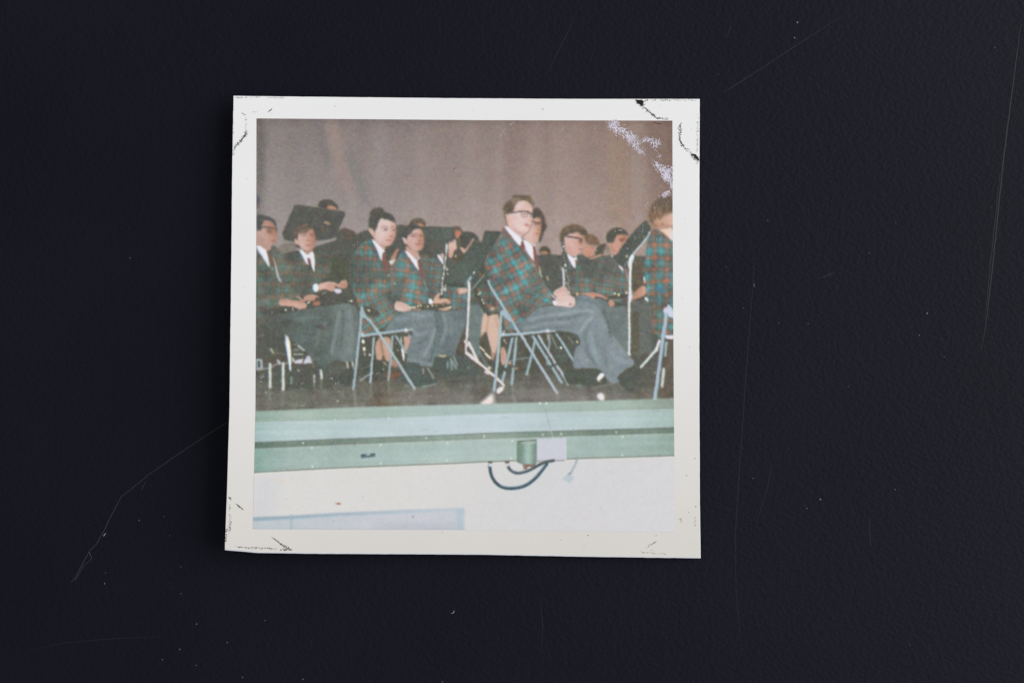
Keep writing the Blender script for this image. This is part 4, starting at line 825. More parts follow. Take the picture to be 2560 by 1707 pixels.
    for _i in range(9): line('a3', [(850 + _i * 26, 380 - _i * 8), (880 + _i * 30, 320 - _i * 7), (930 + _i * 34, 275 - _i * 3)], 9, (150, 128, 104) if _i % 2 else (76, 66, 54), 1.3, .55, True)
    line('a3', '860 345 930 305 1000 290', 46, (184, 162, 140), 2.6, .7, True); line('a3', '900 390 960 350', 50, (178, 150, 142), 3, .6); line('a3', '900 250 1060 245 1200 245', 30, (80, 74, 60), 1.6, .8); line('a3', '1180 270 1260 350', 34, (140, 116, 86), 2, .6)
    line('a3', '730 640 750 740 775 820', 24, (104, 84, 66), 1.6, .7, True)
    line('a3', '900 520 1000 505 1100 490', 30, (208, 158, 128), 2, .5)
    line('a3', '840 566 950 555 1060 536 1200 545', 20, (70, 68, 70), 1.0); 
    line('a3', '1050 545 1045 612 1085 658 1145 648 1168 590 1160 545', 13, (92, 82, 84), 1.0, .85, True); line('a3', '1210 575 1215 640 1255 660 1268 600', 15, (104, 92, 94), 1.1, .7, True); line('a3', '1160 545 1210 578 1265 588', 22, (74, 74, 82), 1.1); blob('a3', 1100, 600, 44, 40, (206, 168, 156), .6); blob('a3', 1108, 590, 22, 15, (104, 82, 76), .75); blob('a3', 1236, 600, 16, 12, (112, 90, 84), .6)
    poly('a3', '840 600 960 600 1040 700 1060 820 1000 900 900 840 850 720', (214, 178, 170), 8, 2, .45); poly('a3', '820 760 880 850 1000 930 1080 950 1020 990 900 930 820 850', (188, 144, 132), 6, 2, .5); poly('a3', '1180 340 1250 420 1262 520 1200 500 1150 400', (206, 166, 154), 6, 2, .5); line('a3', '770 620 800 640 810 700 790 730', 14, (190, 140, 122), 1.4, .6, True)
    line('a3', '1215 600 1240 660 1262 690', 16, (206, 166, 156), 1.4, .6, True); blob('a3', 1235, 745, 20, 14, (196, 146, 136), .6)
    blob('a3', 1165, 808, 64, 18, (190, 128, 124), .85, .1); blob('a3', 1150, 770, 60, 14, (206, 172, 164), .7); blob('a3', 1245, 720, 30, 24, (190, 140, 130), .7); blob('a3', 1190, 850, 40, 14, (186, 140, 130), .6); line('a3', '1115 806 1220 800', 7, (140, 84, 84), 1, .7)
    line('a3', '1265 700 1245 820 1190 930 1070 1010', 12, (150, 112, 96), 1.2, .5, True)
    poly('a3', '712 842 742 822 850 900 1062 1062 1045 1205 1020 1228 900 1082 800 955', (230, 230, 238), 1.1, 1); line('a3', '740 830 900 960 1040 1060', 10, (206, 190, 180), 1.2, .5)
    poly('a3', '1055 1098 1100 1150 1115 1250 1080 1285 1000 1235 1040 1200', TIE, 1.3, 1)

def man6_hands():
    line('b3', '1890 -40 1905 150 1920 320', 96, (82, 84, 78), 1.4); line('b3', '1920 320 1960 560 1985 720', 90, (90, 90, 82), 1.6)
    for _i in range(12): blob('b3', 1885 + _i * 9 + rng.uniform(-14, 14), -30 + _i * 62, 13, 15, (210, 208, 196), rng.uniform(.5, .95))
    dots('b3', '1905 180', 24, (226, 220, 204)); dots('b3', '1915 280', 20, (206, 204, 190), .9)
    line('b3', '1855 240 1878 400 1872 590', 38, (214, 216, 222), 1.2, 1, True); line('b3', '1815 200 1830 270', 20, (190, 180, 160), 1.4, .6)
    for x, y in ((1950, 400), (1990, 480), (1940, 560), (1985, 620)): blob('b3', x, y, 22, 18, (170, 160, 140), .6)
    blob('b3', 1915, 528, 26, 20, (196, 186, 196), .8)
    poly('b3', '1640 760 1700 680 1850 588 1925 602 1965 680 1955 740 2060 790 2095 850 2095 960 2040 1004 1900 995 1700 968 1675 960 1735 830', G('b3', (212, 180, 170), (1800, 680), (224, 202, 197), (1850, 920)), 1.2, 1)
    for s in ('1760 860 1900 840 2040 830', '1790 910 1920 890 2050 880', '1850 770 1960 760 2060 800'): line('b3', s, 12, (196, 158, 148), 1.2, .7, True)
    blob('b3', 2000, 945, 24, 18, (110, 84, 74), .9, .3); blob('b3', 2060, 950, 30, 34, (206, 170, 140), .7)
    for s in ('1900 640 1990 700', '1880 660 1960 730', '1740 720 1860 650'): line('b3', s, 10, (190, 150, 138), 1.1, .6)
    poly('b3', '1655 875 1725 858 1740 962 1695 972 1660 935', (228, 228, 234), 1.0, 1); poly('b3', '1600 760 1650 750 1735 830 1700 830', (206, 212, 218), 1.1, 1); line('b3', '1650 745 1735 805', 20, (104, 78, 74), 1.1, .8)
    dots('b3', '1982 705', 20, (232, 232, 224)); dots('b3', '1995 735', 16, (220, 226, 226), .8)
    dots('b3', '2145 742', 26, (202, 168, 140)); line('b3', '2200 742 2352 755', 26, (202, 158, 130), 1.2, .9)

def chair2():
    poly('b3', '628 1080 700 1035 760 1110 885 1310 830 1290 690 1185', (164, 182, 192), 1.1, 1)
    line('b3', '400 490 430 590 560 790 760 1100 880 1300 1060 1580', 46, (166, 184, 195), 1.0, 1, True); line('b3', '425 550 570 780 770 1090', 12, (190, 204, 212), 1, .6, True)
    line('b3', '655 1110 640 1300 625 1568', 48, (168, 188, 196), 1.0)
    line('c3', '670 180 1100 155 1700 90', 26, (84, 82, 68), 1.4, .8)
    line('c3', '660 135 1100 108 1550 60 1710 55', 58, (168, 186, 197), 1.0, 1, False, 30); line('c3', '700 120 1100 90 1540 42', 14, (190, 206, 212), 1, .6)
    blob('c3', 1562, 55, 32, 36, (240, 230, 234)); blob('c3', 690, 110, 30, 34, (216, 222, 228), .9); blob('c3', 712, 60, 16, 22, (220, 220, 210), .9)
    line('c3', '925 -5 1060 150 1240 460 1745 1265', 50, (170, 184, 197), 1.0); line('c3', '1040 100 1255 460 1755 1250', 12, (196, 200, 212), .9, .7); line('c3', '1480 880 1735 1270', 10, (222, 190, 176), .9, .5)
    line('c3', '638 -5 590 500 512 1222', 52, (166, 186, 195), 1.0); line('c3', '652 0 605 500 535 1200', 12, (190, 206, 210), .9, .6)

def hair_pass():
    dk = [(58, 56, 50), (100, 94, 82), (120, 108, 90)]; br = [(80, 66, 50), (140, 116, 88), (160, 134, 104)]
    strands('a2', '178 840 190 620 240 520 320 480 440 490 520 570 640 630 690 720 600 710 470 680 380 690 330 850 280 870', 2.2, 70, 5, dk, 1.1, .4)
    strands('a2', '840 1000 900 890 960 800 1010 765 1110 800 1200 850 1110 860 1030 900 960 990', 2.3, 45, 4, dk, 1.0, .4)
    strands('a1', '88 610 220 620 340 650 430 720 470 800 400 740 280 690 190 730 170 870 95 880', .5, 40, 5, dk, 1.1, .35)
    strands('a1', '810 1000 860 880 950 800 1060 785 1140 840 1100 920 1000 950 900 940 870 1040', 2.0, 55, 4, br, 1.0, .4)
    strands('a3', '715 560 710 480 740 400 870 310 890 250 1080 240 1210 240 1270 350 1200 340 1060 300 980 330 910 430 880 540', 2.4, 90, 5, br, 1.0, .45)
    strands('a3', '1270 520 1330 470 1410 510 1480 620 1500 760 1450 740 1420 650 1330 640 1290 670', 2.0, 45, 4, [(58, 54, 44), (120, 98, 70)], 1.0, .4)
    strands('a4', '0 1000 40 910 120 850 220 800 330 800 460 860 540 960 480 1000 380 930 250 950 90 1030 60 1100 20 1060', 2.7, 90, 5, br, 1.0, .45)
    strands('a4', '915 1060 940 950 1020 890 1130 855 1250 890 1330 970 1200 980 1100 1010 1050 1100 960 1140', 2.3, 50, 4, dk, 1.0, .4)
    strands('a4', '1760 640 1760 540 1800 420 1890 330 2010 270 2200 260 2200 560 2080 550 2000 600 1890 620 1830 740', 1.9, 130, 7, br, 1.2, .45)
    strands('a4', '490 1020 570 985 650 1005 740 1070 770 1150 640 1180 520 1130', 2.4, 40, 4, br, 1.0, .4)
    strands('a2', '1935 1170 1940 1070 2000 980 2080 945 2160 940 2270 990 2330 1100 2200 1150 2090 1280', 2.2, 45, 5, dk, 1.0, .4)
    # cloth grain on the trousers
    tc = [(96, 106, 110), (150, 163, 170), (84, 94, 96)]
    strands('b3', '1200 1230 1400 1060 1700 1000 2040 1030 2200 800 2352 820 2352 1500 1300 1480', -.5, 170, 6, tc, 1.0, .25)
    strands('c4', '450 20 900 20 1100 260 1440 660 1100 940 1080 1060 980 1060 800 780 300 780 280 500', 1.0, 170, 6, tc, 1.0, .25)
    strands('b2', '700 1230 900 1100 1450 1080 1520 1400 1480 1900 1420 2120 920 2040 1040 1500 800 1450', 1.7, 150, 6, tc, 1.0, .25)
    strands('b1', '500 1180 1100 1060 1850 940 2060 1060 2080 1500 1980 2000 1600 1990 1300 2000 900 1650', 1.5, 150, 6, [(84, 94, 92), (128, 140, 140)], 1.0, .25)

def paint():
    paint_back(); crowd_dark(); stand_back()
    floor()
    far_mid(); man2(); man1(); right_mid(); under_left(); trousers_left(); poly('b1', '60 1380 320 1180 700 1130 900 1250 820 1500 500 1600 200 1500', (82, 86, 78), 9, 2, .75); poly('b1', '900 1750 1250 1650 1500 1850 1430 2150 1200 2000', (84, 92, 87), 9, 2, .5); left_hands()
    man5(); trousers_mid(); shoes_mid(); man3_body(); man4(); man3_head(); chair1()
    woman_legs(); under_mid(); right_stand(); man6_trousers(); stand_mid(); man6(); man6_hands(); shoes_right(); chair2(); man11()
    hair_pass()
    L0 = IMG.mean(-1); wr = np.clip(IMG[..., 0] - IMG[..., 2] - 14, 0, 30) * np.clip((L0 - 150) / 20, 0, 1) * (YY < 800) * (YY > 470) * .0
    IMG[..., 2] -= wr; IMG[..., 1] -= wr * .5
    stage_front()
    # emulsion softness, colour halation and grain
    L0 = IMG.mean(-1); bl = np.clip(IMG[..., 2] - IMG[..., 0], 0, 30) * np.clip((158 - L0) / 12, 0, 1) * np.clip((L0 - 92) / 12, 0, 1) * (YY > 760) * (YY < 990)
    IMG[..., 2] -= bl * .12; IMG[..., 0] += bl * .05
    wx = noise(PH, PW, 2.0, 80) * .32 + noise(PH, PW, 9, 81) * .22; wy = noise(PH, PW, 2.0, 82) * .32 + noise(PH, PW, 9, 83) * .22
    keep = np.clip((1024 - YY) / 40, .25, 1); sx = np.clip(XX - PX0 - .5 + wx * keep, 0, PW - 1.01); sy = np.clip(YY - PY0 - .5 + wy * keep, 0, PH - 1.01)
    ix = sx.astype(int); iy = sy.astype(int); qx = (sx - ix)[..., None]; qy = (sy - iy)[..., None]
    o = IMG[iy, ix] * (1 - qx) * (1 - qy) + IMG[iy, ix + 1] * qx * (1 - qy) + IMG[iy + 1, ix] * (1 - qx) * qy + IMG[iy + 1, ix + 1] * qx * qy
    lum = o.mean(-1, keepdims=True)
    wv = (noise(PH, PW, 2.6, 70) * 2.0 + noise(PH, PW, 6, 71) * 1.6 + noise(PH, PW, 15, 72) * 1.2)[..., None] * (.35 + .65 * np.clip((YY - 480) / 80, 0, 1))[..., None]
    o = o + wv * np.clip((235 - lum) / 120, .1, 1)
    o = np.where(o < 92, 92 - (92 - o) * .72, o)
    r = blur(o[..., 0], 1.25); g = blur(o[..., 1], 1.0); b = blur(o[..., 2], 1.15)
    b = .6 * b + .4 * np.roll(b, -1, 1); r = .7 * r + .3 * np.roll(r, 1, 0)
    out = np.stack([r, g, b], -1)
    g = np.stack([noise(PH, PW, 1.1, s) for s in (51, 52, 53)], -1); gl = noise(PH, PW, 1.0, 54)[..., None]; g2 = noise(PH, PW, 2.0, 55)[..., None]
    ch = np.stack([noise(PH, PW, 4.5, s) for s in (61, 62, 63)], -1)
    lum = out.mean(-1, keepdims=True)
    k = np.clip((245 - lum) / 150, .12, 1)
    out = out + (g * 1.2 + gl * 2.6 + g2 * 2.0 + ch * 1.1) * k
    return np.clip(out, 0, 255)

# ---------------------------------------------------------------------------
# helpers
# ---------------------------------------------------------------------------
def mat(name, base, rough=.5, spec=.3, attr=None, build=None):
    m = bpy.data.materials.new(name); m.use_nodes = True
    nt = m.node_tree; b = nt.nodes['Principled BSDF']
    b.inputs['Base Color'].default_value = (*base, 1); b.inputs['Roughness'].default_value = rough
    b.inputs['Specular IOR Level'].default_value = spec
    if build: build(nt, b)
    return m

def N(nt, t, **kw):
    n = nt.nodes.new(t)
    for k, v in kw.items():
        if k in n.inputs: n.inputs[k].default_value = v
        else: setattr(n, k, v)
    return n

def s2l(c):
    c = np.asarray(c, np.float64) / 255.
    return np.where(c <= .04045, c / 12.92, ((c + .055) / 1.055) ** 2.4)

def tag(o, label=None, cat=None, kind=None, group=None):
    if label: o['label'] = label
    if cat: o['category'] = cat
    if kind: o['kind'] = kind
    if group: o['group'] = group
    return o

def mesh_obj(name, verts, faces, material, parent=None, smooth=False):
    me = bpy.data.meshes.new(name); me.from_pydata([tuple(map(float, v)) for v in verts], [], faces)
    me.materials.append(material)
    if smooth: me.polygons.foreach_set('use_smooth', [True] * len(me.polygons))
    me.update()
    o = bpy.data.objects.new(name, me); COL.objects.link(o)
    if parent: o.parent = parent
    return o

# curl of the sheet: the left side lifts off the table, the foot of it a little too
def curl(x, y):
    a = np.clip((1752 - x) / 1168., 0, 1.05); b = np.clip((y - 244) / 1144., 0, 1.05)
    z = 0.42 + 3.3 * a ** 2.9 + 1.2 * b + 1.5 * np.sin(math.pi * b)
    return z * 1e-3

def pt(x, y, z):
    f = (CAM_H - z) / CAM_H
    return ((x - CX) * MM * f, (CY - y) * MM * f, z)

def ipol(curve, t, ax):
    c = np.array(curve, float)
    return np.interp(t, c[:, ax], c[:, 1 - ax])

# outline of the paper and of the printed area (layout grid)
OUT_T = P('584 240.4 760 242.5 1140 246.3 1450 248 1748.5 248.2'); OUT_B = P('562.4 1371 642 1378 795 1380.2 1140 1382 1200 1382.4 1455 1387.5 1751 1391.5')
OUT_L = P('584 240.4 580.8 418 578.8 620 573.9 1020 568.6 1200 562.4 1371'); OUT_R = P('1748.5 248.2 1747.4 600 1747.7 1020 1749 1260 1751 1391.5')
INN_T = P('641.5 296.6 1140 300.4 1200 301 1681 302.2'); INN_B = P('632.3 1322 1140 1323.7 1200 1324.8 1500 1327.4 1687.8 1329.2')
INN_L = P('641.5 296.6 641 640 639 1020 632.3 1322'); INN_R = P('1681 302.2 1681.5 540 1684.4 1000 1686 1150 1687.8 1329.2')

def coons(T, B, L, R, nu, nv):
    u = np.linspace(0, 1, nu); v = np.linspace(0, 1, nv)
    def along(c, t):
        c = np.array(c, float); d = np.r_[0, np.cumsum(np.hypot(*np.diff(c, axis=0).T))]; d /= d[-1]
        return np.stack([np.interp(t, d, c[:, 0]), np.interp(t, d, c[:, 1])], -1)
    t, b, l, r = along(T, u), along(B, u), along(L, v), along(R, v)
    U = u[None, :, None]; V = v[:, None, None]
    S = (1 - V) * t[None] + V * b[None] + (1 - U) * l[:, None] + U * r[:, None]
    S -= (1 - U) * (1 - V) * t[0] + U * (1 - V) * t[-1] + (1 - U) * V * b[0] + U * V * b[-1]
    return S

def grid_faces(nu, nv):
    i = np.arange(nu * nv).reshape(nv, nu)
    return np.stack([i[:-1, :-1], i[1:, :-1], i[1:, 1:], i[:-1, 1:]], -1).reshape(-1, 4)

# ---------------------------------------------------------------------------
# tabletop
# ---------------------------------------------------------------------------
def table_nodes(nt, b):
    tc = N(nt, 'ShaderNodeTexCoord')
    mp = N(nt, 'ShaderNodeMapping'); mp.inputs['Scale'].default_value = (1.0, 1.25, 1.0); mp.inputs['Rotation'].default_value = (0, 0, math.radians(32))
    nt.links.new(tc.outputs['Object'], mp.inputs['Vector'])
    n1 = N(nt, 'ShaderNodeTexNoise', Scale=1500.0, Detail=2.0, Roughness=.55); nt.links.new(mp.outputs[0], n1.inputs['Vector'])
    v1 = N(nt, 'ShaderNodeTexVoronoi', Scale=1150.0); v1.feature = 'SMOOTH_F1'; nt.links.new(mp.outputs[0], v1.inputs['Vector'])
    n3 = N(nt, 'ShaderNodeTexNoise', Scale=26.0, Detail=4.0); nt.links.new(tc.outputs['Object'], n3.inputs['Vector'])
    mx = N(nt, 'ShaderNodeMath', operation='MULTIPLY_ADD'); mx.inputs[1].default_value = .75
    nt.links.new(v1.outputs['Distance'], mx.inputs[0]); nt.links.new(n1.outputs['Fac'], mx.inputs[2])
    bp = N(nt, 'ShaderNodeBump', Strength=.62, Distance=.00014); nt.links.new(mx.outputs[0], bp.inputs['Height'])
    nt.links.new(bp.outputs[0], b.inputs['Normal'])
    cr = N(nt, 'ShaderNodeValToRGB'); nt.links.new(n3.outputs['Fac'], cr.inputs[0])
    cr.color_ramp.elements[0].position = .3; cr.color_ramp.elements[0].color = (.0043, .0047, .0096, 1)
    cr.color_ramp.elements[1].position = .75; cr.color_ramp.elements[1].color = (.0058, .0063, .0120, 1)
    nt.links.new(cr.outputs[0], b.inputs['Base Color'])
    mr = N(nt, 'ShaderNodeMapRange'); mr.inputs[3].default_value = .60; mr.inputs[4].default_value = .70
    nt.links.new(n3.outputs['Fac'], mr.inputs[0]); nt.links.new(mr.outputs[0], b.inputs['Roughness'])
M_table = mat('black_grained_laminate', (.008, .008, .011), .5, .11, build=table_nodes)
tw, th, tt = .34, .27, .022
table = mesh_obj('tabletop', [(-tw, -th, -tt), (tw, -th, -tt), (tw, th, -tt), (-tw, th, -tt), (-tw, -th, 0), (tw, -th, 0), (tw, th, 0), (-tw, th, 0)],
                 [(0, 3, 2, 1), (4, 5, 6, 7), (0, 1, 5, 4), (1, 2, 6, 5), (2, 3, 7, 6), (3, 0, 4, 7)], M_table)
tag(table, 'black finely grained tabletop with faint scratches', None, 'structure')

def ribbon(path, w, z, taper=True, ridge=.35):
    """verts/faces of a thin raised strip along a path (layout grid); z = height above table or function"""
    n = len(path); V = []; F = []
    for i, (x, y) in enumerate(path):
        a = path[max(0, i - 1)]; c = path[min(n - 1, i + 1)]
        dx, dy = c[0] - a[0], c[1] - a[1]; L = math.hypot(dx, dy) or 1
        h = w / 2 * ((1 - abs(2 * i / (n - 1) - 1) ** 3 * .85) if taper else 1)
        nx, ny = -dy / L * h, dx / L * h
        zz = z(x, y) if callable(z) else z
        V += [pt(x + nx, y + ny, zz), pt(x, y, zz + w * MM * ridge), pt(x - nx, y - ny, zz)]
        if i:
            q = 3 * (i - 1)
            F += [(q, q + 1, q + 4, q + 3), (q + 1, q + 2, q + 5, q + 4)]
    return V, F

class Bag:
    def __init__(s): s.v = []; s.f = []
    def add(s, vf):
        o = len(s.v); s.v += vf[0]; s.f += [tuple(i + o for i in f) for f in vf[1]]
    def build(s, name, m, parent=None): return mesh_obj(name, s.v, s.f, m, parent)

def subdiv(path, step, wob=0.0, r=random):
    out = []
    for i in range(len(path) - 1):
        (x0, y0), (x1, y1) = path[i], path[i + 1]; n = max(1, int(math.hypot(x1 - x0, y1 - y0) / step))
        for k in range(n): out.append((x0 + (x1 - x0) * k / n + r.uniform(-wob, wob), y0 + (y1 - y0) * k / n + r.uniform(-wob, wob)))
    return out + [path[-1]]

R = random.Random(11)
M_scr = [mat('scratch_in_laminate_%s' % n, (v, v, v * 1.22), .55, .3) for n, v in (('faint', .0080), ('soft', .0108), ('clear', .018), ('bright', .05))]
def scratch(path, w, lv, wob=.4):
    b = Bag(); b.add(ribbon(subdiv(path, 14, wob, R), w * .85, 1.0e-5, True, .04)); return b.build('scratch', M_scr[lv], table)
scratch(P('1806 233 1880 187 1960 135 2000 108 2060 70 2105 38'), 1.7, 1)
scratch(P('1806 233 1850 206 1900 174'), 1.8, 2)
scratch(P('2552 60 2530 230 2508 400 2484 640 2466 800 2452 880'), 3.6, 1, .3)
scratch(P('2500 430 2478 640 2462 800'), 2.0, 1)
scratch(P('1888 640 1870 860 1850 1150 1838 1330 1840 1480 1856 1640'), 1.8, 0)
scratch(P('1930 1160 1918 1220 1890 1310'), 1.6, 0)
scratch(P('2172 1290 2175 1340 2178 1370'), 1.8, 0)
scratch(P('1440 40 1410 100 1370 180'), 2.0, 0); scratch(P('1830 60 1815 96'), 2.2, 0)
scratch(P('60 1628 160 1606 300 1594 420 1590'), 1.8, 0); scratch(P('2518 90 2514 110'), 4.5, 1); scratch(P('2248 0 2246 24'), 5, 1)
scratch(P('1350 1490 1357 1560 1352 1640'), 1.6, 0); scratch(P('782 1590 774 1620'), 1.6, 1); scratch(P('684 1582 670 1612'), 1.6, 1)
scratch(P('2086 730 2100 708'), 3.0, 2, .2); scratch(P('2046 697 2070 688 2090 680'), 2.4, 2, .2); scratch(P('2018 558 2030 546'), 1.8, 1, .2)
scratch(P('258 1330 266 1338'), 2, 1)

M_hair = mat('pale_hair', (.025, .025, .034), .5, .4)
hb = Bag()
hb.add(ribbon(subdiv(P('565 1057 470 1118 380 1180 302 1242 280 1284 262 1322 240 1360 224 1376 206 1408 190 1440 178 1454'), 10, .5, R), 1.7, 2.5e-5, False))
hb.add(ribbon(subdiv(P('222 1378 229 1392 226 1400 210 1412 196 1436 188 1450'), 6, .3, R), 1.5, 4e-5, False))
hb.add(ribbon(subdiv(P('368 1199 360 1212 352 1230'), 6, .3, R), 1.2, 2e-5, True))
o = hb.build('hair', M_hair); tag(o, 'fine pale hair, bent and looped at its end, lying left of the print', 'hair')

M_lint = mat('grey_lint', (.30, .31, .36), .7, .2); M_lint2 = mat('teal_lint', (.05, .13, .14), .7, .2); M_lint3 = mat('violet_lint', (.16, .12, .19), .7, .2)
def lint(path, w, m, label):
    b = Bag(); b.add(ribbon(subdiv(P(path), 3, .2, R), w, 3e-5, True)); o = b.build('lint_fibre', m)
    tag(o, label, 'lint', None, 'lint fibres on the tabletop')
lint('1127 1532 1132 1532 1135 1528 1135 1524', 1.8, M_lint, 'tiny curled pale fibre on the table below the print')
lint('258 1340 262 1335 265 1331', 2.0, M_lint, 'tiny straight pale fibre on the table beside the long hair')
lint('2236 1220 2239 1226', 1.8, M_lint2, 'tiny teal fibre on the table right of the print')
lint('2053 1598 2056 1602', 1.8, M_lint3, 'tiny violet fibre on the table near the lower right')
lint('1886 706 1884 713 1888 718', 1.4, M_lint3, 'tiny looped grey fibre close to the right edge of the print')
lint('1793 188 1797 184', 2.2, M_lint, 'tiny pale fibre on the table above the right corner of the print')

M_dust = mat('dust', (.12, .125, .15), .8, .2)
db = Bag()
def speck(x, y, r):
    o = len(db.v); k = 6
    zc = r * MM * .5
    ring = [pt(x + r * math.cos(6.283 * i / k) * R.uniform(.7, 1.2), y + r * math.sin(6.283 * i / k) * R.uniform(.7, 1.2), zc * .6) for i in range(k)]
    base = [(a[0], a[1], 4e-6) for a in ring]
    db.v += base + ring + [pt(x, y, zc * 2)]
    for i in range(k):
        j = (i + 1) % k
        db.f += [(o + i, o + j, o + k + j, o + k + i), (o + k + i, o + k + j, o + 2 * k)]
for x, y, r in ((2050, 1248, 2.6), (2017, 1270, 1.6), (1882, 1195, 1.5), (2317, 783, 2.6), (1993, 57, 2.8), (1986, 95, 2.0), (1919, 552, 1.6), (449, 1622, 2.2), (606, 1692, 1.8), (757, 1697, 1.8),
                (261, 1458, 2.0), (348, 1300, 1.8), (452, 1416, 1.5), (491, 1559, 1.8), (490, 1662, 1.6), (406, 1648, 1.5), (452, 1483, 1.4), (568, 1605, 1.6), (264, 1431, 1.2), (2298, 838, 1.6), (2360, 892, 1.4),
                (2020, 809, 1.3), (2172, 633, 1.4), (1947, 808, 1.2), (1858, 770, 1.2), (410, 1290, 1.2), (662, 1550, 1.3), (425, 1338, 1.0), (1106, 1703, 1.6), (2487, 120, 1.4), (325, 645, 1.6), (2275, 1610, 1.2), (1815, 668, 1.2), (2120, 966, 1.2)):
    speck(x, y, r)
for _ in range(80): speck(R.uniform(20, 2540), R.uniform(20, 1690), R.uniform(.3, .7))
o = db.build('dust', M_dust); tag(o, 'fine pale dust specks scattered over the black tabletop', 'dust', 'stuff')

# ---------------------------------------------------------------------------
# the print: paper, picture, old corner-mount residue, scuffs
# ---------------------------------------------------------------------------
pr = bpy.data.objects.new('photograph', None); COL.objects.link(pr); pr.empty_display_size = .02
tag(pr, 'square faded colour print of a seated band, with white border and curling left side', 'photograph')

def paper_nodes(nt, b):
    tc = N(nt, 'ShaderNodeTexCoord')
    n1 = N(nt, 'ShaderNodeTexNoise', Scale=34.0, Detail=4.0); nt.links.new(tc.outputs['Object'], n1.inputs['Vector'])
    n2 = N(nt, 'ShaderNodeTexNoise', Scale=5200.0, Detail=1.0); nt.links.new(tc.outputs['Object'], n2.inputs['Vector'])
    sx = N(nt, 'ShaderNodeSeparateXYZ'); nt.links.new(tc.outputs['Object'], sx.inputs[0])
    # age yellowing from the foot, plus the light's falloff painted in as darkening
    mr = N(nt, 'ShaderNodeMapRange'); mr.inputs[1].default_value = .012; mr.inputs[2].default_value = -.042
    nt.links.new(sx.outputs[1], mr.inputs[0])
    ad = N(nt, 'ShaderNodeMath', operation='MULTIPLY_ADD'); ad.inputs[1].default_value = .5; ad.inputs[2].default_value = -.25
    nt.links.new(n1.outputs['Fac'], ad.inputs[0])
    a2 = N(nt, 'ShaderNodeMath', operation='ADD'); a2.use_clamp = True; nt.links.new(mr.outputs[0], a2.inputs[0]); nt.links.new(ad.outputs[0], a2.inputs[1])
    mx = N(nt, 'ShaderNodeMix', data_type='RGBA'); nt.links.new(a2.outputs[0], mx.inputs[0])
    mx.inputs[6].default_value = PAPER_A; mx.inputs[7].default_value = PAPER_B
    m2 = N(nt, 'ShaderNodeMapRange'); m2.inputs[3].default_value = .975; m2.inputs[4].default_value = 1.02; nt.links.new(n2.outputs['Fac'], m2.inputs[0])
    mm = N(nt, 'ShaderNodeMix', data_type='RGBA', blend_type='MULTIPLY'); mm.inputs[0].default_value = 1
    nt.links.new(mx.outputs[2], mm.inputs[6]); nt.links.new(m2.outputs[0], mm.inputs[7]); nt.links.new(mm.outputs[2], b.inputs['Base Color'])
    bp = N(nt, 'ShaderNodeBump', Strength=.06, Distance=.00005); nt.links.new(n2.outputs['Fac'], bp.inputs['Height']); nt.links.new(bp.outputs[0], b.inputs['Normal'])
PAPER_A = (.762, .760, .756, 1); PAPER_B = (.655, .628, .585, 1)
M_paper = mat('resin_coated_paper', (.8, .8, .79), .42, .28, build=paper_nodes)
M_core = mat('cut_paper_edge', (.86, .88, .92), .8, .1)

nu, nv = 90, 90
S = coons(OUT_T, OUT_B, OUT_L, OUT_R, nu, nv)
jr = np.random.default_rng(5)
for sl, ax in ((np.s_[0, :], 1), (np.s_[-1, :], 1), (np.s_[:, 0], 0), (np.s_[:, -1], 0)):
    S[sl][..., ax] += jr.normal(0, .12, S[sl].shape[0])
TH = 2.1e-4
top = [pt(x, y, float(curl(x, y))) for x, y in S.reshape(-1, 2)]
def low(x, y):
    # the guillotine cut slants: the lower face is a little wider than the upper one
    i = (x - 562) / 1190.; j = (y - 240) / 1150.
    return (x + (-.2 if i < .03 else .5 if i > .97 else 0), y + (3.2 if j > .975 else -.2 if j < .02 else 0))
botv = []
for x, y in S.reshape(-1, 2):
    x2, y2 = low(x, y); botv.append(pt(x2, y2, float(curl(x, y)) - TH))
gf = grid_faces(nu, nv); nn = nu * nv
faces = [tuple(f) for f in gf.tolist()] + [tuple(reversed([i + nn for i in f])) for f in gf.tolist()]
ntop = len(faces)
idx = np.arange(nn).reshape(nv, nu)
rim = list(idx[0, :]) + list(idx[1:, -1]) + list(idx[-1, -2::-1]) + list(idx[-2:0:-1, 0])
allv = top + botv; q0 = len(allv); nr = len(rim)
allv = allv + [top[int(i)] for i in rim] + [botv[int(i)] for i in rim]
for i in range(nr):
    j = (i + 1) % nr
    faces.append((q0 + i, q0 + j, q0 + nr + j, q0 + nr + i))
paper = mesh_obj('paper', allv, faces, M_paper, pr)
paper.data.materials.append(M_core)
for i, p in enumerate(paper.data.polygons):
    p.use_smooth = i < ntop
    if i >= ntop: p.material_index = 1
tag(paper, 'cream-white paper border, yellowed towards the foot, with painted-in light falloff')

# printed picture: one flat dye layer, colours drawn above by paint()
def relight(X, Y):
    """brightness of the window light on the sheet, used to turn the tones drawn above into dye reflectances"""
    return LIT_0 + LIT_X * (X - 1160) / 520. + LIT_Y * (Y - 812) / 512.
LIT_0, LIT_X, LIT_Y = 1.0, 0.0, 0.0
ART = paint()
mu, mv = 780, 768
D = coons(INN_T, INN_B, INN_L, INN_R, mu, mv).reshape(-1, 2)
fx = np.clip(D[:, 0] - PX0 - .5, 0, PW - 1.001); fy = np.clip(D[:, 1] - PY0 - .5, 0, PH - 1.001)
x0 = fx.astype(int); y0 = fy.astype(int); ax_ = (fx - x0)[:, None]; ay_ = (fy - y0)[:, None]
c = (ART[y0, x0] * (1 - ax_) * (1 - ay_) + ART[y0, x0 + 1] * ax_ * (1 - ay_) + ART[y0 + 1, x0] * (1 - ax_) * ay_ + ART[y0 + 1, x0 + 1] * ax_ * ay_)
lin = s2l(c) / relight(D[:, 0], D[:, 1])[:, None]
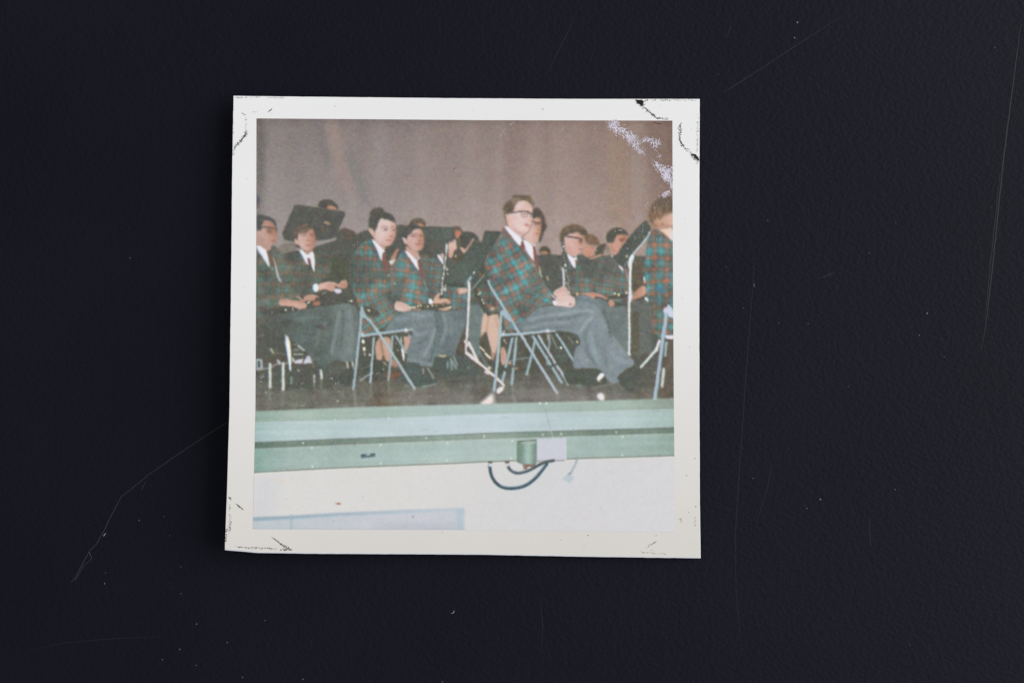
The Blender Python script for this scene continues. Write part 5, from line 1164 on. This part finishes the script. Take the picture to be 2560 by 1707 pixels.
lin = np.clip(lin, .004, .92)
zz = curl(D[:, 0], D[:, 1]) + 2.2e-5
ff = (CAM_H - zz) / CAM_H
co = np.stack([(D[:, 0] - CX) * MM * ff, (CY - D[:, 1]) * MM * ff, zz], -1).astype(np.float32)
me = bpy.data.meshes.new('picture')
q = grid_faces(mu, mv).astype(np.int32); nq = len(q)
me.vertices.add(len(co)); me.vertices.foreach_set('co', co.ravel())
me.loops.add(nq * 4); me.loops.foreach_set('vertex_index', q.ravel())
me.polygons.add(nq); me.polygons.foreach_set('loop_start', np.arange(0, nq * 4, 4, dtype=np.int32))
try: me.polygons.foreach_set('loop_total', np.full(nq, 4, np.int32))
except Exception: pass
me.polygons.foreach_set('use_smooth', np.ones(nq, bool))
me.update(calc_edges=True)
at = me.color_attributes.new('dye', 'FLOAT_COLOR', 'POINT')
at.data.foreach_set('color', np.concatenate([lin, np.ones((len(lin), 1))], -1).astype(np.float32).ravel())
def pic_nodes(nt, b):
    a = N(nt, 'ShaderNodeVertexColor'); a.layer_name = 'dye'
    tc = N(nt, 'ShaderNodeTexCoord')
    n2 = N(nt, 'ShaderNodeTexNoise', Scale=4200.0, Detail=1.5); nt.links.new(tc.outputs['Object'], n2.inputs['Vector'])
    m2 = N(nt, 'ShaderNodeMapRange'); m2.inputs[3].default_value = .95; m2.inputs[4].default_value = 1.05; nt.links.new(n2.outputs['Fac'], m2.inputs[0])
    mm = N(nt, 'ShaderNodeMix', data_type='RGBA', blend_type='MULTIPLY'); mm.inputs[0].default_value = 1
    nt.links.new(a.outputs['Color'], mm.inputs[6]); nt.links.new(m2.outputs[0], mm.inputs[7]); nt.links.new(mm.outputs[2], b.inputs['Base Color'])
    bp = N(nt, 'ShaderNodeBump', Strength=.05, Distance=.00005); nt.links.new(n2.outputs['Fac'], bp.inputs['Height']); nt.links.new(bp.outputs[0], b.inputs['Normal'])
me.materials.append(mat('colour_emulsion', (.5, .5, .5), .45, .22, build=pic_nodes))
pic = bpy.data.objects.new('picture', me); COL.objects.link(pic); pic.parent = pr
tag(pic, 'faded colour picture of band players in plaid jackets on folding chairs above a green stage front')

# --- residue of black photo corners and torn white paper fibres ------------
top_z = lambda x, y: float(curl(x, y)) + 3.0e-5
Q = random.Random(23)
def fibre(bag, x, y, L, w, ang=None, bend=.5):
    a = Q.uniform(0, 6.283) if ang is None else ang; n = 5; p = []
    for i in range(n):
        p.append((x, y)); x += math.cos(a) * L / (n - 1); y += math.sin(a) * L / (n - 1); a += Q.gauss(0, bend)
    bag.add(ribbon(p, w, top_z, True))
def along(path, t):
    d = [0]
    for i in range(len(path) - 1): d.append(d[-1] + math.hypot(path[i + 1][0] - path[i][0], path[i + 1][1] - path[i][1]))
    s = t * d[-1]
    for i in range(len(path) - 1):
        if s <= d[i + 1] or i == len(path) - 2:
            k = (s - d[i]) / max(1e-6, d[i + 1] - d[i]); A, B = path[i], path[i + 1]
            return A[0] + (B[0] - A[0]) * k, A[1] + (B[1] - A[1]) * k, math.atan2(B[1] - A[1], B[0] - A[0])
def fuzz(bag, fr, s, n, spread, L, w, follow=.6):
    path = xf(fr, P(s)); k = FR[fr][2]
    for _ in range(n):
        x, y, a = along(path, Q.random())
        x += Q.gauss(0, spread / k); y += Q.gauss(0, spread / k)
        fibre(bag, x, y, Q.uniform(.4, 1.3) * L, w * Q.uniform(.6, 1.3), a + Q.gauss(0, .5) if Q.random() < follow else None)
def core(bag, fr, s, w): bag.add(ribbon(subdiv(xf(fr, P(s)), 2.2, .5, Q), w, top_z, True))
def chip(bag, fr, s):
    p = xf(fr, P(s)); o = len(bag.v); cx = sum(a for a, _ in p) / len(p); cy = sum(a for _, a in p) / len(p)
    bag.v += [pt(x, y, top_z(x, y)) for x, y in p] + [pt(cx, cy, top_z(cx, cy) + 4e-5)]
    bag.f += [(o + i, o + (i + 1) % len(p), o + len(p)) for i in range(len(p))]

M_blk = mat('black_paper_residue', (.018, .016, .016), .85, .1); M_brn = mat('brown_paper_residue', (.16, .12, .10), .85, .1); M_gry = mat('grey_smudge', (.34, .32, .31), .85, .1)
b = Bag()                                                   # upper left
fuzz(b, 'T1', '290 255 292 430', 16, 3, 2.6, .8, .8); fuzz(b, 'T1', '292 430 285 470', 22, 6, 3.4, 1.2); fuzz(b, 'T1', '285 470 180 590', 46, 6, 3.6, 1.2, .8)
core(b, 'T1', '292 432 288 470 240 522 182 588', 1.4); fuzz(b, 'T1', '180 570 176 660', 14, 7, 3, 1.0)
core(b, 'T1', '248 244 290 268', 1.2); core(b, 'T1', '510 240 555 203', 1.3); fuzz(b, 'T1', '345 238 410 240', 6, 2, 2, .8, 1); fuzz(b, 'T1', '505 240 555 205', 6, 3, 2.4, 1)
fuzz(b, 'T1', '190 97 300 96', 16, 2, 3, 1.0, 1); fuzz(b, 'T1', '300 96 440 93', 12, 2, 2.6, .9, 1); fuzz(b, 'T1', '500 96 670 98', 16, 2, 2.8, .9, 1); fuzz(b, 'T1', '176 160 170 480', 12, 2, 2, .8, .5)
b.build('corner_residue', M_blk, pr)
b = Bag()                                                   # upper right
chip(b, 'T2', '1516 116 1592 120 1604 140 1596 168 1590 182 1560 160'); fuzz(b, 'T2', '1540 130 1600 170', 40, 12, 4, 1.4); fuzz(b, 'T2', '1600 140 1640 125', 12, 5, 3, 1.1)
core(b, 'T2', '1592 180 1660 236 1735 298 1800 302', 1.5); fuzz(b, 'T2', '1592 180 1735 298', 44, 6, 3.2, 1.1, .8); fuzz(b, 'T2', '1735 298 1840 302', 26, 4, 3, 1.0, .7)
fuzz(b, 'T2', '1650 122 2130 120', 40, 4, 2.8, .9, .9); fuzz(b, 'T2', '1966 340 1958 515', 52, 7, 3.4, 1.1, .7); core(b, 'T2', '1958 470 1962 520 2000 580', 2.0)
fuzz(b, 'T2', '1958 515 2000 582 2085 660', 44, 6, 3.2, 1.1, .8); chip(b, 'T2', '2082 645 2110 650 2140 690 2142 718 2112 690'); fuzz(b, 'T2', '2085 650 2140 712', 50, 12, 4, 1.3)
fuzz(b, 'T2', '2135 250 2130 640', 44, 4, 2.6, .8, .7); core(b, 'T2', '1700 342 1790 360', 1.3); core(b, 'T2', '1712 334 1700 348', 1.2)
b.build('corner_residue', M_blk, pr)
b = Bag()                                                   # lower left
fuzz(b, 'T3', '125 872 152 892', 12, 5, 2.6, 1.2); core(b, 'T3', '200 935 232 962 268 998', 1.5); fuzz(b, 'T3', '200 935 268 998', 12, 3, 2.4, 1, .9)
fuzz(b, 'T3', '132 930 140 1090', 16, 4, 2.6, .8); fuzz(b, 'T3', '140 1100 134 1200', 26, 5, 3.0, 1.1); fuzz(b, 'T3', '106 1180 96 1310', 34, 4, 2.8, 1.0, .4)
core(b, 'T3', '545 1258 600 1300 650 1340 690 1376', 1.3); fuzz(b, 'T3', '545 1258 690 1370', 24, 4, 2.8, 1.1, .8); fuzz(b, 'T3', '630 1384 735 1386', 34, 4, 3.0, 1.1, .8)
fuzz(b, 'T3', '205 1358 440 1370 590 1380', 66, 5, 2.8, 1.0, .9); core(b, 'T3', '205 1358 260 1360', 1.2); fuzz(b, 'T3', '660 1335 720 1380', 12, 5, 3.4, 1.2)
b.build('corner_residue', M_blk, pr)
b = Bag()                                                   # lower right, faint
fuzz(b, 'T4', '1745 1292 1630 1368', 22, 4, 2.6, .9, .8); fuzz(b, 'T4', '1560 1408 1840 1428', 24, 4, 2.8, .8, .9); fuzz(b, 'T4', '1965 1070 1975 1112', 10, 4, 2.6, .9); fuzz(b, 'T4', '2110 1060 2108 1160', 10, 3, 2.4, .7)
for x, y in ((1682, 1384), (2110, 962), (2045, 1018), (1720, 1244), (1060, 1246), (2100, 488), (2022, 655)): fuzz(b, 'T4', '%d %d %d %d' % (x, y, x + 6, y + 6), 3, 3, 2, 1.0)
b.build('corner_residue', M_brn, pr)
for o, w in zip([c for c in pr.children if c.name.startswith('corner_residue')], ('upper left', 'upper right', 'lower left', 'lower right')):
    tag(o, ('faint brown' if w == 'lower right' else 'black') + ' paper residue of a photo mount on the ' + w + ' corner')

def fuzz15(bag, fr, s, n, spread, L, w, follow=.6): fuzz(bag, fr, s, int(n * 1.3), spread * 1.05, L * 1.15, w * 1.12, follow)
M_fib = mat('torn_white_paper_fibre', (.70, .68, .78), .8, .1); M_fib2 = mat('thin_grey_paper_fibre', (.52, .50, .54), .8, .1)
b = Bag()
fuzz15(b, 'T2', '1265 345 1300 370 1365 425', 120, 20, 5.0, 1.0, .25); fuzz15(b, 'T2', '1290 340 1350 340', 40, 9, 4.5, 1.0, .3); fuzz15(b, 'T2', '1380 410 1470 480 1540 540', 190, 24, 5.0, 1.0, .25); fuzz15(b, 'T2', '1500 560 1550 605 1600 640', 46, 11, 4.6, .9, .3)
fuzz15(b, 'T2', '1590 515 1680 505', 40, 13, 4.8, .9, .3); fuzz15(b, 'T2', '1680 530 1745 530 1700 590', 60, 16, 4.6, .9, .3)
b.build('scuff', M_fib, pr)
b = Bag()
fuzz15(b, 'T2', '1700 735 1760 770', 46, 14, 5, .9, .3); fuzz15(b, 'T2', '1765 790 1830 830 1870 800', 120, 18, 5, 1.0, .25); fuzz15(b, 'T2', '1790 850 1860 890', 120, 17, 5, 1.0, .25); fuzz15(b, 'T2', '1868 900 1878 985', 34, 7, 4.6, .9, .4); fuzz15(b, 'T2', '1740 660 1770 690', 10, 9, 4, .8)
fuzz15(b, 'T2', '1800 1060 1845 1020', 44, 14, 5, .9, .3)
b.build('scuff', M_fib, pr)
b = Bag()
for fr, s, n, sp, L in (('a4', '1460 700 1590 660', 30, 40, 6), ('a4', '1270 480 1310 500', 4, 10, 5), ('a4', '1570 440 1620 420 1700 390', 7, 10, 7), ('a4', '1690 290 1690 390', 3, 4, 6), ('a4', '1040 950 1200 890', 8, 12, 7), ('a4', '850 365 890 360', 2, 6, 5), ('a4', '1110 730 1125 775', 3, 6, 5), ('a4', '1340 690 1350 720', 3, 6, 5), ('a4', '1200 590 1215 640', 3, 8, 5), ('a4', '900 660 980 640', 3, 10, 5), ('a4', '1210 280 1240 330', 4, 14, 5), ('a4', '1610 820 1640 950', 6, 14, 6), ('a4', '1840 400 1840 490', 4, 12, 5), ('a4', '1430 1020 1480 1030', 3, 8, 5), ('a4', '1550 1070 1560 1050', 2, 4, 4), ('a4', '1240 1190 1280 1160', 4, 8, 5), ('a4', '1990 70 2010 30', 3, 6, 5), ('a4', '1850 300 1870 280', 2, 6, 5), ('a4', '1850 1050 1990 1090', 4, 8, 6), ('a4', '1320 1230 1330 1280', 3, 8, 5), ('b4', '1430 130 1520 120', 4, 6, 5),
                        ('T2', '195 500 215 440 235 400', 16, 9, 6), ('T2', '280 380 310 345', 7, 7, 6), ('T2', '1120 430 1130 400', 3, 5, 5), ('T2', '1230 1120 1220 1130', 2, 6, 4), ('T3', '435 540 490 500', 40, 14, 4), ('T3', '1120 330 1165 310', 4, 6, 5), ('T3', '1470 310 1500 295', 4, 6, 5), ('T3', '1160 115 1165 120', 4, 5, 3), ('T3', '390 100 395 125', 4, 3, 3),
                        ('c1', '160 970 220 930', 12, 14, 5), ('c1', '150 1050 190 1040', 6, 10, 4), ('c1', '1530 980 1580 1000', 8, 12, 5), ('c1', '1640 1080 1700 1090', 12, 14, 4), ('c1', '960 1100 1020 1080', 5, 8, 5), ('c1', '965 1185 980 1190', 4, 6, 4), ('c1', '950 1515 1040 1495', 6, 6, 6), ('c1', '250 1245 310 1245', 4, 5, 5), ('c1', '1780 1330 1790 1300', 3, 8, 4), ('c1', '1660 1225 1700 1225', 3, 4, 4), ('c1', '810 320 890 300', 3, 4, 6), ('a1', '2000 1200 2200 1340', 12, 50, 3), ('a1', '1520 245 1540 250', 4, 10, 3), ('a1', '2220 170 2240 160', 4, 14, 3), ('c2', '240 1540 320 1560', 8, 14, 4), ('c2', '300 910 350 890', 3, 5, 5), ('c2', '1380 1340 1390 1330', 3, 5, 3)):
    fuzz(b, fr, s, max(1, int(n * .8)), sp, L, .85, .4)
for _ in range(150):
    x, y = Q.uniform(650, 1675), Q.uniform(320, 1150); fibre(b, x, y, Q.uniform(1, 3.2), Q.uniform(.5, .9))
o = b.build('thin_scuff', M_fib2, pr)
b = Bag()
for _ in range(110):
    x, y = Q.uniform(600, 1735), Q.uniform(262, 1370); fibre(b, x, y, Q.uniform(.8, 3.0), Q.uniform(.5, .9))
for fr, s in (('b2', '1850 1240 1868 1252'), ('c3', '720 1105 765 1085'), ('b3', '750 770 775 795'), ('b3', '1535 880 1555 910'), ('c1', '1185 1270 1205 1255'), ('c1', '900 1560 925 1550'), ('T1', '2330 800 2348 780'), ('T2', '612 218 626 204'), ('T2', '222 686 232 676'), ('T2', '452 698 460 690'), ('a2', '55 835 75 822'), ('c4', '965 100 975 65'), ('T2', '1564 1172 1570 1180')):
    core(b, fr, s, 1.3)
b.build('dark_speck', M_blk, pr)
for o in pr.children:
    if o.name.split('.')[0] in ('corner_residue', 'scuff', 'thin_scuff', 'dark_speck'): o['kind'] = 'stuff'
